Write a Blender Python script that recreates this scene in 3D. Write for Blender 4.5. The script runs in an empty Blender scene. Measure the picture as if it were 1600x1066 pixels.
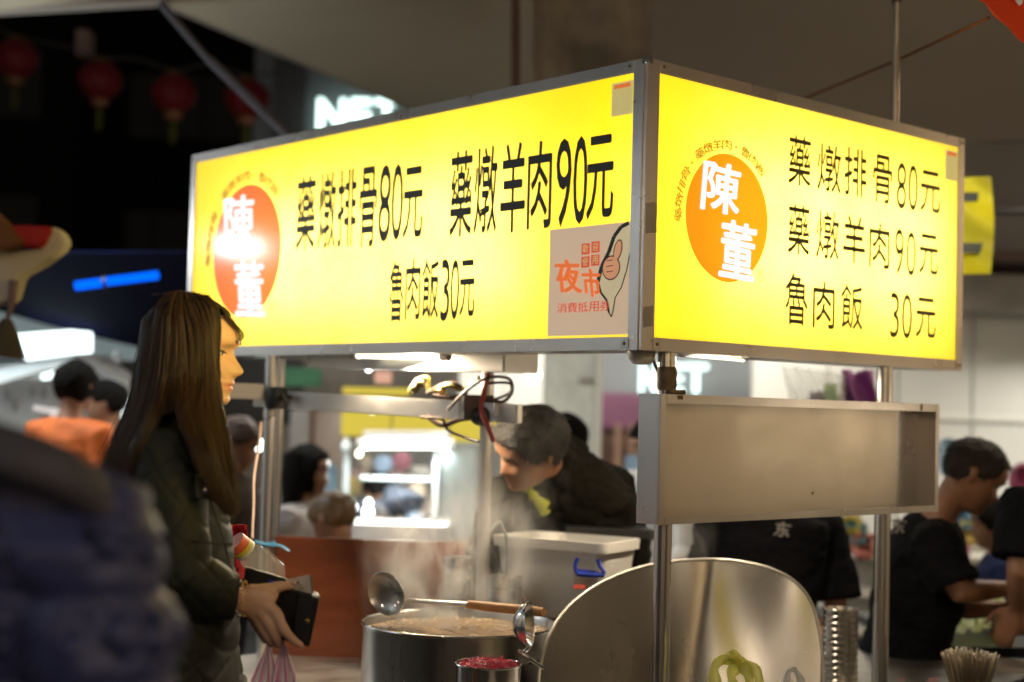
import bpy, bmesh, math, random
from mathutils import Vector as V, Matrix, noise
random.seed(11)
sc = bpy.context.scene
R = math.radians
PI = math.pi

# ------------------------------------------------------------------ camera
CAMZ = 1.4
FPX = 2320.0                       # focal length in pixels of the 1600 px wide photograph
cam = bpy.data.cameras.new('camera')
cam.sensor_width = 36.0
cam.lens = FPX / 1600 * 36
cam.clip_start = 0.05
cam.clip_end = 300
cam_o = bpy.data.objects.new('camera', cam)
sc.collection.objects.link(cam_o)
MROT = Matrix.Rotation(PI/2 + R(2.53), 3, 'X') @ Matrix.Rotation(R(1.53), 3, 'Z')
cam_o.matrix_world = Matrix.Translation((0, 0, CAMZ)) @ MROT.to_4x4()
cam.dof.use_dof = True
cam.dof.focus_distance = 3.48
cam.dof.aperture_fstop = 1.65
sc.camera = cam_o

# ------------------------------------------------------------------ world, exposure (night)
world = bpy.data.worlds.new('World')
sc.world = world
world.use_nodes = True
wn = world.node_tree
bgn = wn.nodes['Background']
sky = wn.nodes.new('ShaderNodeTexSky')
sky.sky_type = 'NISHITA'
sky.sun_disc = False
sky.sun_elevation = R(-4)
sky.sun_rotation = R(200)
mixw = wn.nodes.new('ShaderNodeMixRGB')
mixw.blend_type = 'ADD'
mixw.inputs['Fac'].default_value = 1
mixw.inputs['Color2'].default_value = (1.0, 0.84, 0.64, 1)   # glow of the market all round
wn.links.new(sky.outputs['Color'], mixw.inputs['Color1'])
wn.links.new(mixw.outputs['Color'], bgn.inputs['Color'])
bgn.inputs['Strength'].default_value = 0.05
sc.view_settings.view_transform = 'Standard'
sc.view_settings.look = 'None'
sc.view_settings.exposure = 0.0
sc.view_settings.gamma = 1.0
sc.render.engine = 'CYCLES'
cy = sc.cycles
cy.use_denoising = True
cy.max_bounces = 7
cy.diffuse_bounces = 3
cy.glossy_bounces = 4
cy.transmission_bounces = 5
cy.transparent_max_bounces = 12
cy.volume_bounces = 0
cy.sample_clamp_indirect = 4.0
cy.caustics_reflective = False
cy.caustics_refractive = False

# ------------------------------------------------------------------ pixel of the photo -> point at real depth
def ray(px, py):
    return MROT @ V(((px-800)/FPX, -(py-533)/FPX, -1.0))
CAM = V((0, 0, CAMZ))
def P(px, py, d):
    r = ray(px, py)
    return CAM + r*(d/r.y)
U = V((.746, .666, 0))      # along the right face of the stall sign
W = V((-.666, .746, 0))     # along the left face
K = P(1012, 90, 3.6)
K = V((K.x, K.y, 0))        # sign corner, on the ground
def S(u, v, z):
    return K + U*u + W*v + V((0, 0, z))
Z = V((0, 0, 1))
ZB, ZT = 1.546, 2.263       # sign bottom and top
class Plane:
    def __init__(s, o, e, n): s.o, s.e, s.n = o, e, n
    def at(s, a, z, out=0.0): return s.o + s.e*a + s.n*out + V((0, 0, z))
    def hit(s, px, py):
        r = ray(px, py)
        t = (s.o-CAM).dot(s.n)/r.dot(s.n)
        p = CAM + r*t
        return (p-s.o).dot(s.e), p.z
PL_L = Plane(K, W, -U)
PL_R = Plane(K, U, -W)

# ------------------------------------------------------------------ materials
def nodes_of(name):
    m = bpy.data.materials.new(name)
    m.use_nodes = True
    nt = m.node_tree
    return m, nt, nt.nodes['Principled BSDF']
def mat(name, col, rough=.5, metal=0.0, var=.12, scale=8.0, bump=0.0, bscale=60.0, spec=None, coat=0.0, stretch=None, rvar=0.0, sheen=0.0, sub=0.0, trans=0.0, alpha=1.0, emit=None, es=0.0):
    m, nt, b = nodes_of(name)
    N, L = nt.nodes, nt.links
    tc = N.new('ShaderNodeTexCoord')
    mp = N.new('ShaderNodeMapping')
    if stretch: mp.inputs['Scale'].default_value = stretch
    L.new(tc.outputs['Object'], mp.inputs['Vector'])
    n1 = N.new('ShaderNodeTexNoise')
    n1.inputs['Scale'].default_value = scale
    n1.inputs['Detail'].default_value = 5
    L.new(mp.outputs['Vector'], n1.inputs['Vector'])
    cr = N.new('ShaderNodeValToRGB')
    c0 = [max(0, c*(1-var)) for c in col[:3]] + [1]
    c1 = [min(1, c*(1+var)) for c in col[:3]] + [1]
    cr.color_ramp.elements[0].position = .32
    cr.color_ramp.elements[1].position = .68
    cr.color_ramp.elements[0].color = c0
    cr.color_ramp.elements[1].color = c1
    L.new(n1.outputs['Fac'], cr.inputs['Fac'])
    L.new(cr.outputs['Color'], b.inputs['Base Color'])
    b.inputs['Roughness'].default_value = rough
    b.inputs['Metallic'].default_value = metal
    if spec is None and rough >= .8 and metal == 0: spec = .12
    if spec is not None: b.inputs['Specular IOR Level'].default_value = spec
    b.inputs['Coat Weight'].default_value = coat
    b.inputs['Sheen Weight'].default_value = sheen
    b.inputs['Alpha'].default_value = alpha
    b.inputs['Transmission Weight'].default_value = trans
    if sub:
        b.inputs['Subsurface Weight'].default_value = sub
        b.inputs['Subsurface Radius'].default_value = (.012, .005, .003)
        b.inputs['Subsurface Scale'].default_value = 1.0
    if rvar:
        n3 = N.new('ShaderNodeTexNoise'); n3.inputs['Scale'].default_value = scale*1.7; n3.inputs['Detail'].default_value = 6
        L.new(mp.outputs['Vector'], n3.inputs['Vector'])
        mr = N.new('ShaderNodeMapRange')
        mr.inputs['From Min'].default_value = .3; mr.inputs['From Max'].default_value = .7
        mr.inputs['To Min'].default_value = max(.02, rough-rvar); mr.inputs['To Max'].default_value = rough+rvar
        L.new(n3.outputs['Fac'], mr.inputs['Value'])
        L.new(mr.outputs['Result'], b.inputs['Roughness'])
    if bump:
        n2 = N.new('ShaderNodeTexNoise'); n2.inputs['Scale'].default_value = bscale; n2.inputs['Detail'].default_value = 4
        L.new(mp.outputs['Vector'], n2.inputs['Vector'])
        bp = N.new('ShaderNodeBump'); bp.inputs['Strength'].default_value = bump; bp.inputs['Distance'].default_value = .004
        L.new(n2.outputs['Fac'], bp.inputs['Height'])
        L.new(bp.outputs['Normal'], b.inputs['Normal'])
    if emit is not None:
        b.inputs['Emission Color'].default_value = (*emit, 1)
        b.inputs['Emission Strength'].default_value = es
    return m
def glow(name, col, strength):
    m, nt, b = nodes_of(name)
    nt.nodes.remove(b)
    e = nt.nodes.new('ShaderNodeEmission')
    e.inputs['Color'].default_value = (*col, 1); e.inputs['Strength'].default_value = strength
    nt.links.new(e.outputs[0], nt.nodes['Material Output'].inputs['Surface'])
    return m
def thin(name, col, tint, fac, rough=.3, stripes=None):
    """thin plastic or cloth: diffuse + translucent, partly see-through"""
    m, nt, b = nodes_of(name)
    N, L = nt.nodes, nt.links
    b.inputs['Base Color'].default_value = (*col, 1); b.inputs['Roughness'].default_value = rough
    t = N.new('ShaderNodeBsdfTranslucent'); t.inputs['Color'].default_value = (*tint, 1)
    mx = N.new('ShaderNodeMixShader'); mx.inputs['Fac'].default_value = .5
    L.new(b.outputs[0], mx.inputs[1]); L.new(t.outputs[0], mx.inputs[2])
    tr = N.new('ShaderNodeBsdfTransparent')
    mx2 = N.new('ShaderNodeMixShader'); mx2.inputs['Fac'].default_value = fac
    L.new(mx.outputs[0], mx2.inputs[1]); L.new(tr.outputs[0], mx2.inputs[2])
    L.new(mx2.outputs[0], N['Material Output'].inputs['Surface'])
    if stripes:
        at = N.new('ShaderNodeAttribute'); at.attribute_name = 'stripe'
        cr = N.new('ShaderNodeValToRGB'); cr.color_ramp.elements[0].color = (*col, 1); cr.color_ramp.elements[1].color = (*stripes, 1)
        cr.color_ramp.elements[0].position = .55; cr.color_ramp.elements[1].position = .75
        L.new(at.outputs['Fac'], cr.inputs['Fac'])
        L.new(cr.outputs['Color'], b.inputs['Base Color']); L.new(cr.outputs['Color'], t.inputs['Color'])
    return m

M = {}
M['steel'] = mat('brushed_steel', (.56, .53, .50), .30, 1, .10, 2.5, .03, 140, rvar=.05)
M['steel_satin'] = mat('satin_steel', (.50, .47, .43), .42, 1, .12, 4, .10, 40, rvar=.08)
M['post_steel'] = mat('post_steel', (.70, .68, .66), .24, 1, .05, 3, .0, 30, rvar=.02)
M['steel_pol'] = mat('polished_steel', (.62, .60, .58), .16, 1, .08, 6, .05, 30, rvar=.07)
M['steel_sheet'] = mat('worn_sheet_steel', (.27, .26, .245), .25, 1, .10, 3, .35, 3.2, stretch=(1, 1, .35), rvar=.05)
M['grime'] = mat('grimy_steel', (.16, .11, .07), .6, .6, .4, 30)
M['black_pl'] = mat('black_plastic', (.02, .02, .02), .4)
M['black_lea'] = mat('black_leather', (.018, .018, .02), .38, bump=.3, bscale=350)
M['gold'] = mat('gold', (.9, .6, .2), .22, 1)
M['ink'] = mat('black_ink', (.030, .034, .028), .5, var=.05)
M['ink_glow_tint'] = mat('glow_tinted_ink', (.050, .045, .006), .5, var=.05)  # black print, the glow of the panel put into its olive tint
M['ink_arc'] = mat('ochre_ink', (.30, .18, .012), .5, var=.05, emit=(.55, .33, .01), es=.55)  # light through the print put into its emission
M['redink'] = mat('red_ink', (.65, .05, .02), .5, var=.05, emit=(.75, .12, .06), es=.5)  # red and orange ink carry the backlight as emission
M['orangeink'] = mat('orange_ink', (.78, .15, .02), .5, var=.06, emit=(.85, .20, .04), es=.6)
M['wood'] = mat('red_brown_board', (.22, .058, .020), .35, 0, .30, 3, .10, 20, stretch=(1, 1, 5), coat=.25)
M['handle_wood'] = mat('handle_wood', (.55, .27, .09), .5, 0, .2, 20)
M['white_pl'] = mat('white_plastic', (.84, .81, .75), .4, var=.03)
M['blue_pl'] = mat('blue_plastic', (.03, .07, .55), .4)
M['broth'] = mat('broth', (.30, .20, .11), .25, 0, .3, 9, .4, 14)
M['asphalt'] = mat('asphalt', (.05, .05, .05), .8, 0, .3, 4, .4, 120)
M['whitewall'] = mat('white_wall', (.74, .72, .66), .55, 0, .05, 1.2)
M['greywall'] = mat('grey_wall', (.22, .23, .24), .6, 0, .08, 1)
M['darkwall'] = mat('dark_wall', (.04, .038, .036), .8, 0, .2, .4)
M['ceil'] = mat('canopy_soffit', (.30, .24, .165), .75, 0, .10, .5)
M['ceil_dark'] = mat('dark_soffit', (.20, .155, .125), .7, 0, .10, .6)
M['ceil_mid'] = mat('mid_soffit', (.25, .20, .15), .75, 0, .10, .6)
M['navy_cloth'] = mat('navy_awning', (.003, .0045, .022), .95, 0, .15, 2)
M['tarp'] = thin('white_tarpaulin', (.70, .78, .80), (.6, .75, .8), 0.0, .5)
M['skin'] = None

# ------------------------------------------------------------------ mesh builder
COL = sc.collection
def link(o): COL.objects.link(o); return o
def wmat(o):
    m = o.matrix_basis.copy(); p = o.parent
    while p is not None:
        m = p.matrix_basis @ m; p = p.parent
    return m
def tag(o, label=None, cat=None, group=None, kind=None):
    if label: o['label'] = label
    if cat: o['category'] = cat
    if group: o['group'] = group
    if kind: o['kind'] = kind
    return o
def thing(name, loc, label, cat, group=None, rz=0.0):
    o = link(bpy.data.objects.new(name, None))
    o.empty_display_size = .05
    o.location = loc; o.rotation_euler = (0, 0, rz)
    o.matrix_basis = Matrix.Translation(loc) @ Matrix.Rotation(rz, 4, 'Z')
    return tag(o, label, cat, group)
def basis(d, up=Z):
    d = d.normalized()
    if abs(d.dot(up)) > .98: up = V((1, 0, 0)) if abs(d.x) < .9 else V((0, 1, 0))
    r = d.cross(up).normalized()
    return d, r, r.cross(d).normalized()
class MB:
    def __init__(s): s.v = []; s.f = []; s.m = []
    def add(s, vs, fs, mi=0):
        n = len(s.v); s.v += [V(p) for p in vs]
        s.f += [tuple(i+n for i in f) for f in fs]; s.m += [mi]*len(fs)
    def box(s, o, ex, ey, ez, mi=0):
        """box from corner o with edge vectors"""
        o, ex, ey, ez = V(o), V(ex), V(ey), V(ez)
        vs = [o, o+ex, o+ex+ey, o+ey, o+ez, o+ex+ez, o+ex+ey+ez, o+ey+ez]
        fs = [(0, 3, 2, 1), (4, 5, 6, 7), (0, 1, 5, 4), (1, 2, 6, 5), (2, 3, 7, 6), (3, 0, 4, 7)]
        if ex.cross(ey).dot(ez) < 0: fs = [f[::-1] for f in fs]
        s.add(vs, fs, mi)
    def cbox(s, c, sx, sy, sz, rz=0, mi=0):
        ex = V((math.cos(rz), math.sin(rz), 0))*sx; ey = V((-math.sin(rz), math.cos(rz), 0))*sy; ez = Z*sz
        s.box(V(c)-(ex+ey+ez)/2, ex, ey, ez, mi)
    def loft(s, rings, cap=True, mi=0, closed=True):
        n = len(rings[0]); vs = [p for r in rings for p in r]; fs = []
        for i in range(len(rings)-1):
            for j in range(n if closed else n-1):
                k = (j+1) % n
                fs.append((i*n+j, i*n+k, (i+1)*n+k, (i+1)*n+j))
        if cap and closed:
            fs.append(tuple(range(n))[::-1]); fs.append(tuple((len(rings)-1)*n+j for j in range(n)))
        s.add(vs, fs, mi)
    def tube(s, pts, rad, n=10, up=Z, cap=True, mi=0, right=None):
        """rad: number, list of numbers or (a,b) pairs; with right given, rings are ellipses a along right"""
        pts = [V(p) for p in pts]
        if not isinstance(rad, (list, tuple)): rad = [rad]*len(pts)
        rings = []
        for i, p in enumerate(pts):
            d = (pts[min(i+1, len(pts)-1)]-pts[max(i-1, 0)]).normalized()
            if right is not None:
                r = V(right); r = (r-d*r.dot(d)).normalized(); q = r.cross(d).normalized()
            else:
                _, r, q = basis(d, up)
                if i:
                    r = (pr-d*pr.dot(d)).normalized(); q = r.cross(d).normalized()
                pr = r
            a, b = rad[i] if isinstance(rad[i], (tuple, list)) else (rad[i], rad[i])
            rings.append([p + r*a*math.cos(2*PI*j/n) + q*b*math.sin(2*PI*j/n) for j in range(n)])
        s.loft(rings, cap, mi)
    def lathe(s, o, prof, n=32, axis=Z, mi=0, cap=False):
        a, r, q = basis(V(axis), V((0, 1, 0)) if abs(V(axis).normalized().z) > .9 else Z)
        s.loft([[V(o)+a*h + (r*math.cos(2*PI*j/n)+q*math.sin(2*PI*j/n))*rr for j in range(n)] for rr, h in prof], cap, mi)
    def ball(s, c, rx, ry=None, rz=None, n=16, rot=None, mi=0):
        ry = ry or rx; rz = rz or rx; rings = []
        for i in range(n//2+1):
            t = PI*i/(n//2); t = min(max(t, .02), PI-.02)
            rings.append([V((rx*math.sin(t)*math.cos(2*PI*j/n), ry*math.sin(t)*math.sin(2*PI*j/n), -rz*math.cos(t))) for j in range(n)])
        if rot is not None: rings = [[rot @ p for p in r] for r in rings]
        s.loft([[V(c)+p for p in r] for r in rings], True, mi)
    def prism(s, poly, ext, mi=0):
        poly = [V(p) for p in poly]; n = len(poly); e = V(ext)
        s.add(poly+[p+e for p in poly], [tuple(range(n)), tuple(range(2*n-1, n-1, -1))]+[(i, i+n, (i+1) % n+n, (i+1) % n) for i in range(n)], mi)
    def sheet(s, f, nu, nv, thick=0.0, mi=0):
        """f(a,b)->V; optional thickness along normals by a second layer"""
        g = [[f(i/nu, j/nv) for j in range(nv+1)] for i in range(nu+1)]
        vs = [p for r in g for p in r]; w = nv+1
        fs = [(i*w+j, (i+1)*w+j, (i+1)*w+j+1, i*w+j+1) for i in range(nu) for j in range(nv)]
        if thick:
            nn = []
            for i in range(nu+1):
                for j in range(nv+1):
                    a = g[min(i+1, nu)][j]-g[max(i-1, 0)][j]; b = g[i][min(j+1, nv)]-g[i][max(j-1, 0)]
                    c = a.cross(b); nn.append(c.normalized() if c.length > 1e-9 else V((0, 0, 1)))
            k = len(vs); vs = vs+[p-n*thick for p, n in zip(vs, nn)]
            fs = fs+[tuple(i+k for i in f[::-1]) for f in fs]
            rim = [i*w for i in range(nu+1)]+[nu*w+j for j in range(1, nv+1)]+[i*w+nv for i in range(nu-1, -1, -1)]+[j for j in range(nv-1, 0, -1)]
            m = len(rim)
            fs += [(rim[i], rim[i]+k, rim[(i+1) % m]+k, rim[(i+1) % m])[::-1] for i in range(m)]
        s.add(vs, fs, mi)
    def build(s, name, mats, parent=None, smooth=False, bevel=0.0, auto=True):
        me = bpy.data.meshes.new(name)
        vs = s.v
        if parent is not None:
            inv = wmat(parent).inverted(); vs = [inv @ p for p in vs]
        me.from_pydata([tuple(p) for p in vs], [], s.f)
        for m in (mats if isinstance(mats, (list, tuple)) else [mats]): me.materials.append(m)
        if any(s.m): me.polygons.foreach_set('material_index', s.m)
        bm = bmesh.new(); bm.from_mesh(me)
        bmesh.ops.recalc_face_normals(bm, faces=bm.faces)
        if bevel: bmesh.ops.bevel(bm, geom=list(bm.edges), offset=bevel, segments=2, affect='EDGES', clamp_overlap=True)
        bm.to_mesh(me); bm.free()
        if smooth:
            for p in me.polygons: p.use_smooth = True
            if auto: me.set_sharp_from_angle(angle=R(40))
        elif bevel:
            for p in me.polygons: p.use_smooth = True
            me.set_sharp_from_angle(angle=R(60))
        o = link(bpy.data.objects.new(name, me))
        if parent is not None: o.parent = parent
        return o
def part(name, parent, m, fn, smooth=False, bevel=0.0):
    b = MB(); fn(b); return b.build(name, m, parent, smooth, bevel)
def copy_tree(o, parent=None):
    c = o.copy(); link(c); c.parent = parent
    for ch in list(o.children): copy_tree(ch, c)
    return c
def cr_spline(pts, n=6):
    pts = [V(p) for p in pts]; out = []
    for i in range(len(pts)-1):
        p0, p1, p2, p3 = pts[max(i-1, 0)], pts[i], pts[i+1], pts[min(i+2, len(pts)-1)]
        for k in range(n):
            t = k/n
            out.append(.5*((2*p1)+(p2-p0)*t+(2*p0-5*p1+4*p2-p3)*t*t+(3*p1-p0-3*p2+p3)*t**3))
    out.append(pts[-1]); return out

# ------------------------------------------------------------------ lettering
_gl = {}
def glyph(ch, offset=0.0):
    k = (ch, offset)
    if k in _gl: return _gl[k]
    c = bpy.data.curves.new('g', 'FONT'); c.body = ch; c.offset = offset; c.resolution_u = 3
    o = link(bpy.data.objects.new('g', c))
    dg = bpy.context.evaluated_depsgraph_get()
    me = bpy.data.meshes.new_from_object(o.evaluated_get(dg))
    xs = [v.co.x for v in me.vertices]; ys = [v.co.y for v in me.vertices]
    x0, x1, y0, y1 = min(xs), max(xs), min(ys), max(ys)
    r = ([((v.co.x-x0)/(x1-x0), (v.co.y-y0)/(y1-y0)) for v in me.vertices], [tuple(p.vertices) for p in me.polygons], (x1-x0), (y1-y0))
    bpy.data.objects.remove(o); bpy.data.meshes.remove(me); bpy.data.curves.remove(c)
    _gl[k] = r
    return r
def put_glyph(mb, pl, ch, a0, a1, z0, z1, out, shifts=((0, 0),), shear=0.0, offset=0.0, rot=0.0, warp=0.0):
    vs, fs, _, _ = glyph(ch, offset)
    ca, cz = (a0+a1)/2, (z0+z1)/2
    for i, (sx, sy) in enumerate(shifts):
        pts = []
        for x, y in vs:
            if warp: x += warp*math.sin(y*5.2+x*2); y += warp*math.sin(x*4.1+1)
            x += sx; y += sy
            a = (x-.5+shear*(y-.5))*(a1-a0); z = (y-.5)*(z1-z0)
            c, s = math.cos(rot), math.sin(rot)
            pts.append(pl.at(ca+a*c-z*s, cz+a*s+z*c, out+i*.00025))
        mb.add(pts, fs)
CLER = ((-.012, -.012), (.012, 0), (-.012, .012))
def put_px(mb, pl, ch, x0, x1, y0, y1, out=.0035, **kw):
    yc, xc = (y0+y1)/2, (x0+x1)/2
    a = [pl.hit(x0, yc)[0], pl.hit(x1, yc)[0]]; z = [pl.hit(xc, y1)[1], pl.hit(xc, y0)[1]]
    put_glyph(mb, pl, ch, a[0], a[1], z[0], z[1], out, **kw)

# ================================================================== LARGE STRUCTURE
b = MB(); b.box((-40, -12, -.02), (80, 0, 0), (0, 72, 0), (0, 0, .02)); tag(b.build('ground', M['asphalt']), kind='structure')
b = MB(); b.box((-40, 44, 0), (80, 0, 0), (0, .4, 0), (0, 0, 30)); tag(b.build('night_sky_backdrop', mat('night_sky', (.004, .004, .006), .9, var=.2, scale=.1)), kind='structure')

# canopy over the lane: big pale underside, its left edge runs away from the camera
def canopy():
    t = thing('lane_canopy', (2, 9, 0), 'huge dull brown canopy overhead behind the yellow light box', 'canopy')
    A0, A1, A2 = P(-60, 27, 8.0), P(255, 9, 8.2), P(650, 176, 10.6)
    top = [A0, A1, A2, P(1000, 300, 11.5), P(1620, 330, 12), P(1900, -500, 7.0), P(800, -700, 6.0), P(-400, -600, 5.5)]
    bb = MB()
    n = len(top); 
    cz = sum((p.z for p in top))/n
    pts = [V((p.x, p.y, p.z)) for p in top]
    # fan around centre keeps the soft sag of cloth
    c = V((sum(p.x for p in pts)/n, sum(p.y for p in pts)/n, cz))
    grid = []
    K_ = 10
    for k in range(1, K_+1):
        f = k/K_
        ring = []
        for i in range(n):
            for j in range(6):
                e = pts[i].lerp(pts[(i+1) % n], j/6)
                q = c.lerp(e, f)
                q = q + V((0, 0, .10*math.sin(q.x*2.3+.6*math.sin(q.y))*(1-f*f)))
                ring.append(q)
        grid.append(ring)
    bb.loft(grid, False)
    m = n*6
    bb.add([c]+grid[0], [(0, 1+i, 1+(i+1) % m) for i in range(m)])
    o = bb.build('canopy_sheet', M['ceil'], t, True)
    part('edge_beam', t, M['ceil_dark'], lambda q: (q.tube([A0+V((0, 0, .03)), A1+V((0, 0, .03))], .035, 6), q.tube([A1+V((0, 0, .03)), A2+V((0, 0, .03))], .035, 6)))
    return t
canopy()
# folded cloth hanging by the brown post
t = thing('brown_canopy_post', P(808, 640, 7.4).xy.to_3d(), 'thin dark brown post rising behind the left yellow sign to the canopy', 'post')
part('shaft', t, mat('brown_paint', (.12, .05, .03), .5), lambda q: q.tube([P(806, 300, 7.4), P(805, -60, 7.4)], .024, 10), True)
part('bracket', t, M['grime'], lambda q: q.cbox(P(806, 160, 7.38), .06, .05, .07))
t = thing('canopy_curtain', P(900, 100, 7.9).xy.to_3d(), 'gathered grey tarpaulin hanging in folds from the canopy behind the sign corner', 'tarpaulin')
def cur(a, c):
    x = 830+a*330; y = -30+c*260
    return P(x, y, 7.8+.045*math.sin(a*30+1.5*math.sin(a*9))*(1-.5*c)+a*1.2)
part('curtain', t, mat('grey_tarp', (.42, .36, .28), .8), lambda q: q.sheet(cur, 80, 6, .004), True)
# dark panelled ceiling on the right
t = thing('arcade_ceiling', (5, 8, 0), 'dark brown panelled arcade ceiling beyond the right end of the light box', 'ceiling')
rows = [(-60, 6.0), (215, 8.0), (330, 9.2), (396, 10.2), (432, 11.0)]
for i in range(4):
    (y0, d0), (y1, d1) = rows[i], rows[i+1]
    q = MB()
    a0, a1 = P(1020 if i == 0 else 1400, y0+3, d0+.02), P(1750, y0+5, d0+.02)
    c0, c1 = P(1020 if i == 0 else 1400, y1-3 if i else y1+30, d1), P(1750, y1-3, d1)
    q.prism([a0, a1, c1, c0], V((0, .04, .06)))
    q.build('panel', M['ceil_mid'] if i == 0 else M['ceil_dark'], t)
part('cross_beam', t, M['darkwall'], lambda q: (q.tube([P(1400, 216, 8.05), P(1750, 217, 8.05)], .022, 8), q.tube([P(1400, 330, 9.2), P(1750, 332, 9.2)], .015, 8)))
part('string_of_rivets', t, mat('rusty_rivets', (.25, .10, .06), .6), lambda q: [q.ball(P(1504+i*5, 398+.2*i, 10.0), .012, n=6) for i in range(22)])
t = thing('ceiling_beam', P(1560, 450, 10.6), 'pale grey horizontal beam above the white wall right of the light box', 'beam')
part('beam_body', t, mat('beam_paint', (.30, .28, .25), .6), lambda q: q.box(P(1380, 482, 10.5), V((4, .2, 0)), V((0, .5, 0)), Z*.27), bevel=.01)

# white wall at right with cover strips
t = thing('white_shop_wall', (4, 11.4, 0), 'tall white painted shop wall behind the cooks on the right', 'wall')
Wd = 11.0
def wall_quad(q, x0, x1, y0, y1, d, th=.1): 
    a, c = P(x0, y0, d), P(x1, y0, d); z1 = P((x0+x1)/2, y1, d).z
    zt = P((x0+x1)/2, y0, d).z
    q.box(V((a.x, d, z1)), V((c.x-a.x, 0, 0)), V((0, th, 0)), Z*(zt-z1))
for x0, x1 in ((1180, 1296), (1299, 1404), (1407, 1520), (1523, 1700)):
    part('panel', t, M['whitewall'], lambda q: wall_quad(q, x0, x1, 440, 1160, Wd), bevel=.004)
part('cover_strip', t, M['whitewall'], lambda q: wall_quad(q, 1380, 1700, 655, 658, Wd-.02, .02))
t = thing('white_square_column', (P(905, 700, 9).x, 9, 0), 'white square column between the cook and the grey shopfront', 'column')
part('column_body', t, mat('column_paint', (.66, .68, .62), .5), lambda q: wall_quad(q, 858, 938, 300, 1250, 9, .35), bevel=.012)
part('corner_guard', t, M['whitewall'], lambda q: wall_quad(q, 937, 949, 300, 1250, 8.96, .06), bevel=.004)
part('hook_plate', t, M['steel_satin'], lambda q: wall_quad(q, 905, 926, 590, 598, 8.97, .02))
t = thing('lit_white_wall', (P(800, 700, 12).x, 12, 0), 'brightly lit white wall left of the square column', 'wall')
for x0, x1 in ((720, 788), (790, 870)):
    part('panel', t, M['whitewall'], lambda q: wall_quad(q, x0, x1, 520, 1200, 12), bevel=.004)
# grey shopfront with illuminated letters
t = thing('grey_shopfront', (P(1065, 700, 13).x, 13, 0), 'dull grey shopfront with lit white NET letters and a purple band below', 'shopfront')
part('wall', t, M['greywall'], lambda q: wall_quad(q, 930, 1200, 380, 650, 13))
part('wall', t, M['greywall'], lambda q: wall_quad(q, 400, 640, 60, 470, 16, .2))
part('purple_band', t, mat('purple_band', (.20, .07, .13), .5), lambda q: wall_quad(q, 935, 1040, 615, 670, 12.95, .05))
part('wall', t, mat('dark_grey_wall', (.10, .09, .09), .7), lambda q: wall_quad(q, 430, 480, 90, 400, 15.9, .08))
part('brown_cladding', t, mat('brown_cladding', (.10, .05, .03), .6), lambda q: wall_quad(q, 930, 1200, 665, 1000, 13.02, .05))
for i, x in enumerate((963, 985, 1007)):
    part('baluster', t, mat('baluster_wood', (.30, .18, .12), .5), lambda q: q.lathe(P(x, 800, 12.7), [(.03, 0), (.04, .1), (.022, .2), (.045, .35), (.03, .5), (.045, .62), (.025, .75)], 12), True)
LET = glow('lit_letter_white', (.72, 1.0, .92), 3.2)
plf = Plane(V((0, 12.93, 0)), V((1, 0, 0)), V((0, -1, 0)))
for ch, x0, x1 in (('N', 1000, 1027), ('E', 1035, 1068), ('T', 1069, 1106)):
    g = MB(); put_px(g, plf, ch, x0, x1, 569, 614, out=0, offset=.02)
    o = g.build('letter', LET, t)
plf2 = Plane(V((0, 15.75, 0)), V((1, 0, 0)), V((0, -1, 0)))
for ch, x0, x1 in (('N', 496, 541), ('E', 548, 580), ('T', 586, 622)):
    g = MB(); put_px(g, plf2, ch, x0, x1, 154, 206, out=0, offset=.03)
    g.build('letter', LET, t)

# ================================================================== THE STALL SIGN (L-shaped light box)
box = thing('menu_light_box', S(0, 0, ZB), 'L-shaped steel light box glowing yellow with red disc logos and black menu prices', 'sign')
UL, VL = 1.432, 2.205
TH = .17
def panel_mat():
    m, nt, bs = nodes_of('backlit_yellow_acrylic')
    N, L = nt.nodes, nt.links
    nt.nodes.remove(bs)
    tr = N.new('ShaderNodeBsdfTranslucent'); tr.inputs['Color'].default_value = (1, .90, .30, 1)
    em = N.new('ShaderNodeEmission'); em.inputs['Color'].default_value = (1, .70, .0, 1); em.inputs['Strength'].default_value = .96
    ad = N.new('ShaderNodeAddShader'); L.new(tr.outputs[0], ad.inputs[0]); L.new(em.outputs[0], ad.inputs[1])
    gl = N.new('ShaderNodeBsdfGlossy'); gl.inputs['Roughness'].default_value = .12; gl.inputs['Color'].default_value = (1, 1, 1, 1)
    tcd = N.new('ShaderNodeTexCoord'); nzd = N.new('ShaderNodeTexNoise'); nzd.inputs['Scale'].default_value = 2.2; nzd.inputs['Detail'].default_value = 9; nzd.inputs['Roughness'].default_value = .7; L.new(tcd.outputs['Object'], nzd.inputs['Vector'])
    crd = N.new('ShaderNodeValToRGB'); crd.color_ramp.elements[0].position = .35; crd.color_ramp.elements[0].color = (.88, .74, .22, 1); crd.color_ramp.elements[1].position = .6; crd.color_ramp.elements[1].color = (1, .90, .32, 1)
    L.new(nzd.outputs['Fac'], crd.inputs['Fac']); L.new(crd.outputs['Color'], tr.inputs['Color'])
    mx = N.new('ShaderNodeMixShader'); mx.inputs['Fac'].default_value = .07; L.new(ad.outputs[0], mx.inputs[1]); L.new(gl.outputs[0], mx.inputs[2])
    L.new(mx.outputs[0], N['Material Output'].inputs['Surface'])
    return m
M['acrylic'] = panel_mat()
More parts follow.
